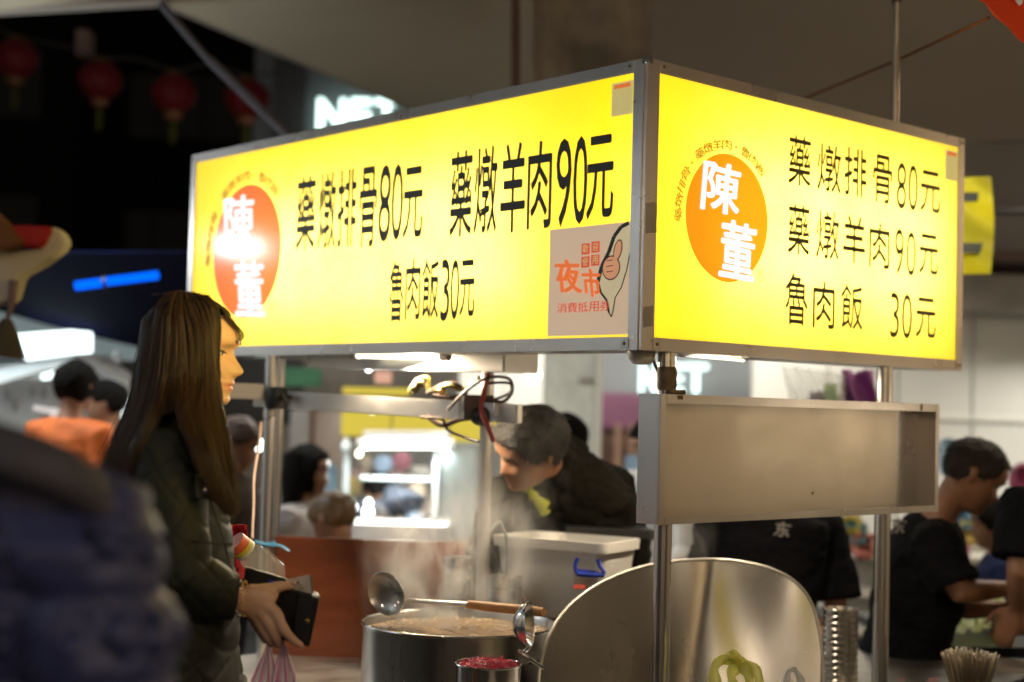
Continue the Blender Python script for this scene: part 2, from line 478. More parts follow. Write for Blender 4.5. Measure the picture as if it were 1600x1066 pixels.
def disc_mat(ec=(.92, .135, .004, 1), tcx=(.95, .19, .012, 1)):
    m, nt, bs = nodes_of('backlit_red_film')
    N, L = nt.nodes, nt.links
    nt.nodes.remove(bs)
    tr = N.new('ShaderNodeBsdfTranslucent'); tr.inputs['Color'].default_value = tcx
    em = N.new('ShaderNodeEmission'); em.inputs['Color'].default_value = ec; em.inputs['Strength'].default_value = .85
    gl = N.new('ShaderNodeBsdfGlossy'); gl.inputs['Roughness'].default_value = .14
    ad = N.new('ShaderNodeAddShader'); L.new(tr.outputs[0], ad.inputs[0]); L.new(em.outputs[0], ad.inputs[1])
    mx = N.new('ShaderNodeMixShader'); mx.inputs['Fac'].default_value = .07; L.new(ad.outputs[0], mx.inputs[1]); L.new(gl.outputs[0], mx.inputs[2])
    L.new(mx.outputs[0], N['Material Output'].inputs['Surface'])
    return m
M['disc'] = disc_mat()
M['disc_glare_tint'] = disc_mat((.86, .075, .018, 1), (.90, .10, .03, 1))  # left disc: red cast of the white reflection put into the colour
M['letter_white'] = glow('backlit_white_film', (1.0, .97, .98), 1.25)
FW, FH = .046, .033
PB = .004   # panel sits this far behind the frame face
# casings (back, top, bottom, ends) with white inside
M['inner_white'] = mat('white_lining', (.8, .8, .78), .6)
part('casing', box, M['steel'], lambda q: (
    q.box(S(0.004, .012, ZT-.004), U*(UL-.008), W*(TH-.012), Z*.003),
    q.box(S(0.004, .012, ZB+.001), U*(UL-.008), W*(TH-.012), Z*.003),
    q.box(S(TH+.003, TH, ZB+.004), U*(UL-TH-.006), W*.003, Z*(ZT-ZB-.008)),
    q.box(S(UL-.006, .012, ZB+.004), U*.003, W*(TH-.012), Z*(ZT-ZB-.008)),
    q.box(S(.012, TH+.001, ZT-.004), U*(TH-.012), W*(VL-TH-.005), Z*.003),
    q.box(S(.012, TH+.001, ZB+.001), U*(TH-.012), W*(VL-TH-.005), Z*.003),
    q.box(S(TH, TH+.004, ZB+.004), U*.003, W*(VL-TH-.010), Z*(ZT-ZB-.008)),
    q.box(S(.012, VL-.006, ZB+.004), U*(TH-.012), W*.003, Z*(ZT-ZB-.008))))
part('lining', box, M['inner_white'], lambda q: (
    q.box(S(0.03, TH-.004, ZB+.006), U*(UL-.04), W*.002, Z*(ZT-ZB-.014)),
    q.box(S(TH-.004, TH+.002, ZB+.006), U*.002, W*(VL-TH-.012), Z*(ZT-ZB-.014))))
# acrylic faces
part('face_panel', box, M['acrylic'], lambda q: q.sheet(lambda a, c: PL_R.at(.02+a*(UL-.04), ZB+.012+c*(ZT-ZB-.024), -PB), 1, 1))
part('face_panel', box, M['acrylic'], lambda q: q.sheet(lambda a, c: PL_L.at(.02+a*(VL-.04), ZB+.012+c*(ZT-ZB-.024), -PB), 1, 1))
# frame strips
def strip(q, pl, a0, a1, z0, z1, out=0.0, th=.010):
    q.box(pl.at(a0, z0, out-th), pl.e*(a1-a0), Z*(z1-z0), pl.n*th)
for pl, LN in ((PL_R, UL), (PL_L, VL)):
    part('frame_rail', box, M['steel'], lambda q: strip(q, pl, FW+.0005, LN-.034, ZT-FH+.002, ZT, 0), bevel=.0015)
    part('frame_rail', box, M['steel'], lambda q: strip(q, pl, FW+.0005, LN-.034, ZB, ZB+FH, 0), bevel=.0015)
    part('frame_stile', box, M['steel'], lambda q: strip(q, pl, .0005 if pl is PL_R else .0115, FW, ZB, ZT, .001, .010), bevel=.0015)
    part('frame_stile', box, M['steel'], lambda q: strip(q, pl, LN-.0335, LN, ZB, ZT, .001, .012), bevel=.002)
    part('corner_plate', box, M['steel_satin'], lambda q: strip(q, pl, FW-.006, FW+.022, ZT-.026, ZT-.002, .0035, .002))
    part('corner_plate', box, M['steel_satin'], lambda q: strip(q, pl, FW-.006, FW+.022, ZB+.004, ZB+.028, .0035, .002))
    for aa, zz in ((FW+.01, ZT-.014), (FW+.008, ZB+.016), (LN-.016, ZT-.016), (LN-.016, ZB+.016)):
        part('screw', box, M['grime'], lambda q: q.lathe(pl.at(aa, zz, .0036), [(.0045, 0), (.0040, .0015), (.0005, .002)], 10, pl.n), True)
part('corner_cap', box, M['steel_pol'], lambda q: q.lathe(S(.008, .008, ZT-.004), [(.001, .012), (.012, .008), (.014, 0), (.014, -.01), (.001, -.012)], 14), True)
# fluorescent tubes inside
def tube_light(name, a, c, r, power, col, parent=None, size_r=.018):
    d = (c-a); ln = d.length
    l = bpy.data.lights.new(name, 'AREA'); l.shape = 'RECTANGLE'; l.size = ln; l.size_y = size_r*2; l.energy = power; l.color = col
    o = link(bpy.data.objects.new(name, l))
    return l, o
def area(name, loc, direction, sx, sy, power, col, xdir=None, spread=None):
    l = bpy.data.lights.new(name, 'AREA'); l.shape = 'RECTANGLE'; l.size = sx; l.size_y = sy; l.energy = power; l.color = col
    if spread: l.spread = spread
    o = link(bpy.data.objects.new(name, l))
    zz = -V(direction).normalized()
    xx = V(xdir) if xdir is not None else zz.cross(Z if abs(zz.z) < .9 else V((0, 1, 0)))
    xx = (xx-zz*xx.dot(zz)).normalized(); yy = zz.cross(xx)
    m = Matrix((xx, yy, zz)).transposed().to_4x4(); m.translation = loc
    o.matrix_world = m
    return o
TC = (1.0, .93, .72)
for z_ in (1.80, 1.99):
    area('sign_tube', S(.80, TH-.012, z_), -W, 1.0, .04, 2.15, TC, U)
    area('sign_tube', S(TH-.012, 1.18, z_-.04), -U, 1.45, .04, 2.85, TC, W)

# lettering on the right face
RR = [("藥燉排骨80元", [(1233, 1268, 213, 290), (1278, 1315, 226, 300), (1320, 1355, 232, 307), (1365, 1395, 243, 317), (1402, 1417, 254, 327), (1420, 1435, 257, 330), (1439, 1470, 268, 332)]),
      ("藥燉羊肉90元", [(1232, 1266, 320, 398), (1276, 1312, 330, 405), (1318, 1353, 338, 411), (1359, 1391, 349, 419), (1399, 1413, 357, 430), (1417, 1432, 362, 432), (1437, 1467, 367, 429)]),
      ("魯肉飯30元", [(1228, 1263, 428, 508), (1271, 1305, 440, 513), (1315, 1349, 445, 515), (1392, 1406, 457, 528), (1410, 1426, 459, 530), (1432, 1463, 466, 528)])]
def outo(x): return x-PB
for txt, bx in RR:
    g = MB()
    for ch, (x0, x1, y0, y1) in zip(txt, bx):
        dig = ch.isdigit()
        put_px(g, PL_R, ch, x0, x1, y0, y1, out=outo(.0022), shifts=((0, 0),) if dig else ((0, -.009), (0, .009)), offset=-.006 if dig else 0)
    g.build('lettering', M['ink_glow_tint'], box)
LL = [("藥燉排骨80元", [(463, 492, 277, 390), (497, 524, 270, 389), (527, 556, 265, 385), (561, 588, 262, 385), (591, 610, 258, 378), (611, 629, 256, 376), (630, 660, 262, 372)]),
      ("藥燉羊肉90元", [(703, 737, 237, 369), (741, 776, 230, 364), (782, 820, 224, 362), (824, 861, 222, 356), (868, 892, 217, 355), (895, 917, 213, 350), (917, 958, 213, 341)]),
      ("魯肉飯30元", [(608, 630, 408, 503), (633, 656, 405, 499), (659, 685, 405, 498), (688, 702, 405, 502), (703, 717, 405, 500), (718, 741, 407, 495)])]
for txt, bx in LL:
    g = MB()
    for ch, (x0, x1, y0, y1) in zip(txt, bx):
        dig = ch.isdigit()
        put_px(g, PL_L, ch, x0, x1, y0, y1, out=outo(.0022), shifts=((0, -.006), (0, .006)) if dig else CLER, offset=0)
    g.build('lettering', M['ink'], box)
# logos
def logo(pl, x0, x1, y0, y1, chars, arc_col, reg):
    xc, yc = (x0+x1)/2, (y0+y1)/2
    a0, a1 = pl.hit(x0, yc)[0], pl.hit(x1, yc)[0]
    z0, z1 = pl.hit(xc, y1)[1], pl.hit(xc, y0)[1]
    ca, cz, ra, rz = (a0+a1)/2, (z0+z1)/2, abs(a1-a0)/2, (z1-z0)/2
    sg = 1 if a1 > a0 else -1
    part('logo_disc', box, M['disc'] if pl is PL_R else M['disc_glare_tint'], lambda q: q.add([pl.at(ca, cz, outo(.0015))]+[pl.at(ca+ra*math.cos(2*PI*i/72), cz+rz*math.sin(2*PI*i/72), outo(.0015)) for i in range(72)], [(0, 1+i, 1+(i+1) % 72) for i in range(72)]))
    g = MB()
    for ch, bx in chars:
        sh = [(.028*math.cos(k*PI/4), .020*math.sin(k*PI/4)) for k in range(8)]+[(0, 0)]
        put_px(g, pl, ch, *bx, out=outo(.003), shifts=sh, shear=sg*.10, warp=.02)
    g.build('logo_characters', M['letter_white'], box)
    g = MB()
    txt = "藥燉排骨.藥燉羊肉.魯肉飯"
    n = len(txt)
    for i, ch in enumerate(txt):
        th = R(184-i*(184-48)/(n-1))
        A, B_ = ra*1.17, rz*1.14
        aa = ca+sg*A*math.cos(th); zz = cz+B_*math.sin(th)
        hw = ra*.115; hz = rz*.085
        if ch == '.': hw *= .25; hz *= .25
        put_glyph(g, pl, ch, aa-sg*hw, aa+sg*hw, zz-hz, zz+hz, outo(.0022), rot=sg*(th-PI/2)*.85, shifts=((0, 0), (.04, .03)))
    g.build('arc_lettering', M['ink_arc'], box)
    g = MB(); A, zz = pl.hit(*reg)
    put_glyph(g, pl, 'R', A-sg*.007, A+sg*.007, zz-.009, zz+.009, outo(.0022))
    rr = [(.013, 0), (.011, 0)]
    g.loft([[pl.at(A+r_*math.cos(2*PI*i/24), zz+r_*1.2*math.sin(2*PI*i/24), outo(.0022)) for i in range(24)] for r_ in (.0145, .0125)], False)
    g.build('registered_mark', M['orangeink'], box)
logo(PL_R, 1072, 1201, 240, 441, [('陳', (1099, 1156, 255, 332)), ('董', (1127, 1179, 348, 435))], 'ink_glow_tint', (1190, 430))
logo(PL_L, 333, 438, 289, 497, [('陳', (352, 397, 306, 387)), ('董', (368, 411, 408, 493))], 'ink', (424, 478))
# small pale stickers with an orange header
M['sticker'] = mat('cream_sticker', (.62, .55, .28), .5, emit=(.9, .75, .25), es=.42)  # light of the box behind put into the sticker's emission
for pl, (x0, x1, y0, y1) in ((PL_R, (1478, 1497, 235, 282)), (PL_L, (955, 988, 128, 180))):
    a0, a1 = pl.hit(x0, (y0+y1)/2)[0], pl.hit(x1, (y0+y1)/2)[0]; z0, z1 = pl.hit((x0+x1)/2, y1)[1], pl.hit((x0+x1)/2, y0)[1]
    s_ = part('sticker', box, M['sticker'], lambda q: q.sheet(lambda a, c: pl.at(a0+(a1-a0)*a, z0+(z1-z0)*c, outo(.0022)), 1, 1))
    part('sticker_header', s_, M['orangeink'], lambda q: q.sheet(lambda a, c: pl.at(a0+(a1-a0)*(.12+.76*a), z1-(z1-z0)*(.06+.12*c), outo(.0030)), 1, 1))
# poster sheet
PA0, PA1 = PL_L.hit(857, 440)[0], PL_L.hit(985, 435)[0]
PZ0, PZ1 = PL_L.hit(920, 524)[1], PL_L.hit(920, 353)[1]
def pp(s, t, o=.0028):
    """s,t 0..1 from the lower left corner as seen"""
    return PL_L.at(PA0+(PA1-PA0)*s, PZ0+(PZ1-PZ0)*t, outo(o))
PM = mat('poster_paper', (.62, .50, .38), .55, 0, .08, 4, .3, 6, emit=(.70, .50, .33), es=.58)  # backlight put into the emission of the paper and its prints
poster = part('poster', box, PM, lambda q: q.sheet(lambda a, c: pp(a, c, .0026+.0008*math.sin(a*9+c*7)), 12, 10, .0004), True)
pl_poster = Plane(PL_L.o, PL_L.e, PL_L.n)
def pg(g, ch, s0, s1, t0, t1, o=.0045, **kw):
    put_glyph(g, PL_L, ch, PA0+(PA1-PA0)*s0, PA0+(PA1-PA0)*s1, PZ0+(PZ1-PZ0)*t0, PZ0+(PZ1-PZ0)*t1, outo(o), **kw)
g = MB()
for s0, t0 in ((.41, .74), (.53, .75), (.41, .62), (.53, .63)):
    g.sheet(lambda a, c: pp(s0+.10*a, t0+.10*c, .0042), 1, 1)
g.build('red_square', M['redink'], poster)
g = MB()
for ch, s0, t0 in (('歡', .425, .755), ('迎', .545, .765), ('使', .425, .635), ('用', .545, .645)):
    pg(g, ch, s0, s0+.07, t0, t0+.075, .0050)
g.build('square_lettering', M['sticker'], poster)
g = MB()
sh8 = [(.035*math.cos(k*PI/3), .02*math.sin(k*PI/3)) for k in range(6)]
pg(g, '夜', .10, .40, .40, .70, .0046, shifts=sh8, shear=-.12, warp=.03); pg(g, '市', .44, .65, .35, .60, .0046, shifts=sh8, shear=-.12, warp=.03)
g.build('brush_lettering', M['orangeink'], poster)
g = MB()
for i, ch in enumerate('消費抵用券'): pg(g, ch, .12+i*.132, .24+i*.132, .215, .305, .0046, shifts=((0, 0), (.03, 0)))
g.build('lettering', M['redink'], poster)
isl = [(.97, .99), (.88, .96), (.80, .88), (.74, .74), (.66, .62), (.62, .48), (.66, .38), (.73, .31), (.76, .20), (.79, .16), (.81, .22), (.83, .33), (.90, .42), (.96, .58), (.99, .72)]
g = MB(); n = len(isl); g.add([pp(s, t, .0040) for s, t in isl], [tuple(range(n))]); g.build('island_shape', mat('pale_green', (.62, .54, .36), .6, emit=(.66, .55, .33), es=.56), poster)
g = MB(); o_ = isl+[isl[0]]
for i in range(n):
    if i in (14,): continue
    (s0, t0), (s1, t1) = o_[i], o_[i+1]
    w_ = .022 if i < 5 else (.012 if i < 8 else .007)
    dx, dy = s1-s0, t1-t0; l_ = math.hypot(dx, dy); nx, ny = -dy/l_*w_, dx/l_*w_*.8
    g.add([pp(s0-nx, t0-ny, .0046), pp(s1-nx, t1-ny, .0046), pp(s1+nx, t1+ny, .0046), pp(s0+nx, t0+ny, .0046)], [(0, 1, 2, 3)])
g.build('island_outline', M['ink'], poster)
def blob(cx, cy, rx, ry, ang, o):
    return [pp(cx+rx*math.cos(t)*math.cos(ang)-ry*math.sin(t)*math.sin(ang), cy+rx*math.cos(t)*math.sin(ang)+ry*math.sin(t)*math.cos(ang), o) for t in [2*PI*i/28 for i in range(28)]]
for nm, e, o, mm in (('thumb_outline', .012, .0050, mat('brown_ink', (.15, .05, .02), .5)), ('thumb', 0, .0054, mat('peach_ink', (.75, .33, .17), .5, emit=(.8, .38, .2), es=.5))):
    g = MB()
    g.add(blob(.775, .60, .095+e, .10+e, -.25, o), [tuple(range(28))]); g.add(blob(.85, .755, .038+e, .085+e, -.25, o+.0001), [tuple(range(28))])
    g.build(nm, mm, poster)
g = MB()
for t0 in (.56, .61, .66): g.add([pp(.72, t0, .0060), pp(.80, t0+.006, .0060), pp(.80, t0+.014, .0060), pp(.72, t0+.008, .0060)], [(0, 1, 2, 3)])
g.build('finger_lines', mat('brown_ink', (.15, .05, .02), .5), poster)

# ================================================================== STALL FRAME
stall = thing('food_stall', S(0, 0, 0), 'steel framed food stall with round posts, low counter and brown board back', 'market stall')
def post(px0, py0, px1, py1, d, r, z_top=None, name='post', m='post_steel'):
    a = P(px0, py0, d); c = V((a.x, a.y, 0))
    top = V((a.x, a.y, z_top if z_top else a.z))
    return part(name, stall, M[m], lambda q: q.tube([c, top], r, 20), True)
post(1042, 560, 0, 0, 3.72, .0225, ZB)
part('post', stall, M['post_steel'], lambda q: q.tube([P(1382, 600, 4.33).xy.to_3d(), P(1382, 600, 4.33).xy.to_3d()+Z*ZB], .0235, 20), True)
part('post', stall, M['post_steel'], lambda q: q.tube([P(424, 600, 4.84).xy.to_3d(), P(424, 600, 4.84).xy.to_3d()+Z*ZB], .0215, 20), True)
part('post', stall, M['post_steel'], lambda q: q.tube([P(438, 600, 4.90).xy.to_3d(), P(438, 600, 4.90).xy.to_3d()+Z*ZB], .014, 16), True)
part('post', stall, M['steel_satin'], lambda q: q.tube([P(762, 600, 4.42).xy.to_3d(), P(762, 600, 4.42).xy.to_3d()+Z*(ZB+.02)], .019, 16), True)
part('post_collar', stall, M['grime'], lambda q: q.lathe(P(1042, 592, 3.72), [(.0235, -.03), (.0255, -.015), (.0245, 0), (.026, .012), (.0235, .03)], 16), True)
# beams
def beam(q, a, c, h, w):
    d = (c-a).normalized(); r = d.cross(Z).normalized()
    q.box(a-r*w/2-Z*h/2, d*(c-a).length, r*w, Z*h)
part('beam', stall, M['steel_satin'], lambda q: beam(q, P(400, 622, 4.88), P(812, 647, 4.30), .055, .03), bevel=.003)
part('beam', stall, M['steel_satin'], lambda q: beam(q, P(330, 610, 4.80), P(412, 612, 4.84), .05, .03), bevel=.003)
part('lamp_tray', stall, M['steel_satin'], lambda q: beam(q, P(508, 560, 4.9), P(815, 566, 4.35), .065, .16), bevel=.004)
for q0, q1, d0, d1, r in ((575, 690, 4.7, 4.5, .010),):
    pass
TUBE = glow('fluorescent_tube', (.92, 1.0, .95), 9)
WTUBE = glow('warm_tube', (1.0, .93, .72), 6)
def fluoro(name, a, c, r, label, m, power=0, col=(.92, 1, .95), dirn=(0, 0, -1), group=None, housing=True, cat='lamp'):
    t = thing(name, (a+c)/2, label, cat, group)
    part('tube', t, m, lambda q: q.tube([a, c], r, 10), True)
    if housing:
        part('housing', t, M['white_pl'], lambda q: beam(q, a+Z*(r*2.2), c+Z*(r*2.2), r*1.6, r*3))
        part('socket', t, M['white_pl'], lambda q: q.tube([a-(c-a).normalized()*.03, a], r*1.4, 8))
        part('socket', t, M['white_pl'], lambda q: q.tube([c, c+(c-a).normalized()*.03], r*1.4, 8))
    if power: area('lamp_light', (a+c)/2-Z*.03, dirn, (c-a).length, .05, power, col, c-a)
    return t
fluoro('tube_lamp', P(560, 554, 4.6), P(690, 557, 4.4), .011, 'bright tube lamp under the left half of the yellow light box', WTUBE, 20, (1.0, .82, .58), (0.1, -.2, -1))
fluoro('tube_lamp', P(1068, 552, 3.95), P(1160, 560, 4.5), .008, 'short lit tube lamp tucked under the right face of the light box', WTUBE, 9, (1.0, .82, .58), (0, -.1, -1))
# clamp with wing bolt
part('post_clamp', stall, M['black_pl'], lambda q: (q.lathe(P(432, 622, 4.80), [(.034, -.035), (.038, -.02), (.038, .02), (.034, .035)], 14), q.tube([P(432, 622, 4.77), P(456, 620, 4.74)], .006, 8), q.tube([P(440, 615, 4.74), P(448, 627, 4.74)], .008, 8)), True)
part('post_clamp', stall, M['black_pl'], lambda q: (q.cbox(P(744, 636, 4.38), .09, .06, .07, .3), q.ball(P(752, 650, 4.36), .035, .03, .03)), True)
part('socket_box', stall, M['white_pl'], lambda q: q.cbox(P(783, 640, 4.34), .045, .03, .04, .2), bevel=.003)
# counter and shelves
part('counter_top', stall, M['steel_satin'], lambda q: (q.box(S(-.42, -.02, .555), U*2.3, W*1.72, Z*.02),), bevel=.004)
part('counter_skirt', stall, M['steel_satin'], lambda q: (q.box(S(-.40, 0, .05), U*.01, W*1.66, Z*.5), q.box(S(-.38, 0, .05), U*2.2, W*.01, Z*.5)))
def board(q):
    a, c = P(424, 1040, 4.86), P(775, 1040, 4.80)
    zt = P(430, 838, 4.86).z
    q.box(V((a.x, a.y, .55)), V((c.x-a.x, c.y-a.y, 0)), V((0, .02, 0)), Z*(zt-.55))
part('back_board', stall, M['wood'], board, bevel=.003)
part('board_trim', stall, M['steel_pol'], lambda q: beam(q, P(430, 1037, 4.80), P(560, 1040, 4.7), .012, .012))
part('post_bracket', stall, M['grime'], lambda q: (q.tube([P(1012, 652, 3.60), P(1026, 655, 3.60)], .012, 10), q.tube([P(1013, 655, 3.62), P(1022, 745, 3.62)], .008, 6)), True)
# small round lamp cover under the corner
part('corner_lamp_cover', stall, M['white_pl'], lambda q: q.lathe(P(1003, 548, 3.72)-Z*.0, [(.001, -.036), (.022, -.034), (.034, -.020), (.036, 0)], 20), True)

# ------------------------------------------------ empty steel tray sign on the posts
def tray():
    t = thing('steel_sign_tray', S(.6, 0, 1.13), 'empty shallow steel sign tray fixed across the two front posts', 'sign frame')
    F_ = -.072
    a0, a1, z0, z1 = -.002, 1.198, 1.128, 1.440
    pl = Plane(S(0, F_, 0), U, -W)
    dp = .070
    part('back_panel', t, M['tray_back'], lambda q: q.box(S(a0+.004, F_+dp-.004, z0+.006), U*(a1-a0-.12), W*.002, Z*(z1-z0-.012)))
    part('rear_plate', t, M['steel'], lambda q: q.box(S(a1-.14, F_+dp-.001, z0+.006), U*.136, W*.002, Z*(z1-z0-.012)))
    part('side_wall', t, M['steel'], lambda q: q.box(S(a0-.002, F_+.0015, z0), U*.003, W*dp, Z*(z1-z0)))
    part('side_wall', t, M['steel'], lambda q: q.box(S(a1-.004, F_+.0015, z0), U*.003, W*dp, Z*(z1-z0)))
    part('top_wall', t, M['steel'], lambda q: q.box(S(a0+.002, F_+.0015, z1-.003), U*(a1-a0-.008), W*dp, Z*.0025))
    part('bottom_wall', t, M['steel'], lambda q: q.box(S(a0+.002, F_+.0015, z0+.0005), U*(a1-a0-.008), W*dp, Z*.0025))
    fw = .024
    part('frame_strip', t, M['steel'], lambda q: strip(q, pl, a0+.020, a1-.020, z1-fw+.002, z1, 0, .006), bevel=.001)
    part('frame_strip', t, M['steel'], lambda q: strip(q, pl, a0+.020, a1-.020, z0, z0+.018, 0, .006), bevel=.001)
    part('frame_strip', t, M['steel'], lambda q: strip(q, pl, a0-.002, a0+.0195, z0, z1, 0, .006), bevel=.001)
    part('frame_strip', t, M['steel'], lambda q: strip(q, pl, a1-.0195, a1, z0, z1, 0, .006), bevel=.001)
    part('drill_hole', t, M['black_pl'], lambda q: q.lathe(S(*((PL_R.hit(1256, 781)[0]+.03), F_+dp-.0045, 1.187)), [(.0045, 0), (.0005, .0005)], 10, -W))
    part('weld_stain', t, M['grime'], lambda q: strip(q, pl, .055, .075, z1-.012, z1-.002, .0006, .0005))
    part('weld_stain', t, M['grime'], lambda q: strip(q, pl, a1-.10, a1-.09, z1-.02, z1-.001, .0006, .0005))
    part('weld_bead', t, M['grime'], lambda q: (q.tube([S(.03, F_+.01, z1+.004), S(.10, F_+.02, z1+.006)], .007, 6)))
M['tray_back'] = mat('scuffed_tray_steel', (.60, .54, .45), .40, .88, .10, 2.5, .10, 8, rvar=.07)
tray()

# ------------------------------------------------ vertical pole above the sign, string, flag
pb = S(1.205, .10, ZT+.003)
t = thing('canopy_support_pole', pb, 'slim steel pole standing up from the right end of the light box', 'pole')
part('shaft', t, mat('warm_steel', (.5, .40, .28), .3, .9), lambda q: q.tube([pb, pb+Z*1.2], .0115, 12), True)
part('sleeve', t, M['grime'], lambda q: q.tube([pb+Z*.395, pb+Z*.46], .016, 12), True)
t = thing('orange_banner', P(1580, 20, 3.8), 'corner of an orange red banner with white lettering hanging at the top right', 'banner')
BM = thin('orange_banner_cloth', (.80, .13, .03), (.8, .12, .03), 0, .6)
bpts = [(1518, -5), (1540, 5), (1552, 24), (1575, 42), (1590, 60), (1604, 70), (1660, 90), (1700, -40), (1530, -60)]
part('cloth', t, BM, lambda q: q.prism([P(x, y, 3.8+.03*math.sin(x*.05)) for x, y in bpts], V((0, .002, 0))))
g = MB(); g.prism([P(x, y, 3.795) for x, y in ((1580, -8), (1600, -8), (1597, 7), (1592, 9))], V((0, .001, 0))); g.build('lettering', M['white_pl'], t)
o = part('twine', None, mat('brown_twine', (.22, .08, .04), .8), lambda q: q.tube([P(1255, 155, 5.2), P(1400, 95, 4.8), P(1545, 28, 3.9)], [.004, .0045, .0045], 6), True)
tag(o, 'thin brown cord sloping down from the orange banner behind the sign', 'cord')
# yellow cloth sign behind
t = thing('yellow_cloth_sign', P(1530, 355, 5.6), 'yellow green cloth sign with black strokes peeking out right of the light box', 'sign')
YB = thin('yellow_green_cloth', (.70, .64, .05), (.7, .66, .05), 0, .6)
def ycl(a, c):
    w = [0, .5, .85, 1, 1.04, 1.0][min(5, int(c*5))]
    x = 1470+a*(78+5*math.sin(c*PI)); y = 430-c*(152)-2*a
    return P(x, y, 5.6+.03*math.sin(c*9+a*4))
part('cloth', t, YB, lambda q: q.sheet(ycl, 8, 14, .003), True)
part('lettering', t, M['ink'], lambda q: (q.prism([P(1480, 300, 5.54), P(1529, 301, 5.54), P(1528, 315, 5.54), P(1480, 315, 5.54)], V((0, .002, 0))), q.prism([P(1480, 379, 5.54), P(1536, 380, 5.54), P(1531, 396, 5.54), P(1480, 394, 5.54)], V((0, .002, 0)))))
area('cloth_sign_fill', P(1560, 300, 5.0), (0, 1, 0), .1, .1, 3.0, (1, .95, .7))  # added unseen fill that brightens the yellow cloth sign
# diagonal strut at top left
t = thing('awning_strut', P(430, 190, 6.5), 'grey steel strut running diagonally down behind the left sign top edge', 'strut')
part('rod', t, mat('strut_steel', (.16, .15, .17), .5, .6), lambda q: q.tube([P(250, 5, 6.4), P(330, 98, 6.4)], .018, 10), True)
part('rod', t, mat('strut_steel', (.16, .15, .17), .5, .6), lambda q: q.tube([P(328, 94, 6.4), P(470, 232, 6.4)], .023, 10), True)

# ================================================================== THINGS ON THE COUNTER
CT = .576
def pot():
    c = P(718, 973, 4.0)
    r = .258
    t = thing('stock_pot', V((c.x, c.y, CT)), 'wide steel stock pot full of steaming brown broth', 'pot')
    zr = c.z; c0 = V((c.x, c.y, 0))
    part('body', t, M['steel_sheet2'], lambda q: q.lathe(c0, [(.001, CT+.002), (r-.02, CT+.002), (r-.004, CT+.012), (r, CT+.04), (r, zr-.008), (r+.004, zr), (r-.002, zr+.002), (r-.006, zr-.004), (r-.006, zr-.06), (r-.006, CT+.02)], 72), True)
    part('rim', t, M['steel_pol'], lambda q: q.tube([c0+V(((r+.003)*math.cos(a), (r+.003)*math.sin(a), zr)) for a in [2*PI*i/96 for i in range(97)]], .0042, 8, cap=False), True)
    part('broth', t, M['broth'], lambda q: q.sheet(lambda a, b: c0+V(((r-.007)*b*math.cos(2*PI*a), (r-.007)*b*math.sin(2*PI*a), zr-.022+.0025*noise.noise(V((b*9*math.cos(2*PI*a), b*9*math.sin(2*PI*a), 0))))), 64, 18), True)
    rb = random.Random(2)
    fo = part('foam', t, mat('foam', (.50, .38, .25), .3), lambda q: [q.ball(c0+V((rr_*math.cos(a_), rr_*math.sin(a_), zr-.021)), sz, sz, sz*.5, 8) for rr_, a_, sz in [((r-.012)*rb.random()**.4, rb.random()*6.28, rb.uniform(.002, .007)) for _ in range(140)]], True); fo['kind'] = 'stuff'
    for s in (-1, 1):
        e1 = V((.80, -.60, 0))*s; e2 = V((.60, .80, 0))
        part('handle', t, M['steel_pol'], lambda q: q.tube(cr_spline([c0+e1*r*.98-e2*.05+Z*(zr-.07), c0+e1*(r+.04)-e2*.045+Z*(zr-.06), c0+e1*(r+.04)+e2*.045+Z*(zr-.06), c0+e1*r*.98+e2*.05+Z*(zr-.07)]), .006, 8), True)
    return c0, r, zr
M['steel_sheet2'] = mat('pot_steel', (.60, .57, .53), .28, 1, .08, 4, .15, 12, stretch=(1, 1, .2), rvar=.08)
PC, PR, PZ = pot()
t = thing('gas_burner', PC+V((0, 0, CT)), 'black cast burner ring under the stock pot', 'burner')
part('ring', t, M['black_pl'], lambda q: q.lathe(PC+V((-.02, 0, CT)), [(.27, 0), (.30, .0), (.305, .02), (.285, .026), (.27, .01)], 48), True)
# skimmer standing in the pot: round dish and wooden handle
t = thing('skimmer', P(640, 940, 4.05), 'round steel skimmer with a wooden handle lying across the stock pot', 'skimmer')
dc = P(604, 928, 4.05)
part('dish', t, M['steel_sheet2'], lambda q: q.lathe(dc, [(.001, .022), (.03, .018), (.052, .006), (.060, -.004), (.0615, -.002), (.054, .009), (.03, .022), (.001, .026)], 36, V((.62, 1, .25))), True)
part('rod', t, M['steel_pol'], lambda q: q.tube([P(620, 935, 4.07), P(660, 940, 4.02), P(735, 945, 3.92)], [.006, .0055, .007], 10), True)
part('handle', t, M['handle_wood'], lambda q: q.tube([P(732, 944, 3.925), P(760, 948, 3.89), P(835, 955, 3.80), P(850, 957, 3.78)], [.0105, .0125, .013, .011], 14), True)
part('drops', t, M['steel_pol'], lambda q: [q.ball(P(x, y, 3.95), .0035, n=8) for x, y in ((598, 948), (617, 947), (629, 950), (623, 941))], True)
# ladle head + rod leaning to the steel sheet
t = thing('ladle', P(824, 985, 3.62), 'steel ladle with its bowl turned up in front of the stock pot', 'ladle')
lc = P(822, 976, 3.62)
part('bowl', t, M['steel_pol'], lambda q: q.lathe(lc, [(.001, -.034), (.023, -.028), (.043, -.013), (.0555, .006), (.057, .009), (.052, .007), (.038, -.009), (.001, -.026)], 36, V((1, -.22, .10))), True)
bb_ = t
part('shank', t, M['steel_pol'], lambda q: q.tube(cr_spline([P(828, 1010, 3.62), P(818, 1020, 3.62), P(812, 1018, 3.60), P(828, 1030, 3.60), P(850, 1044, 3.62)]), .0048, 8), True)
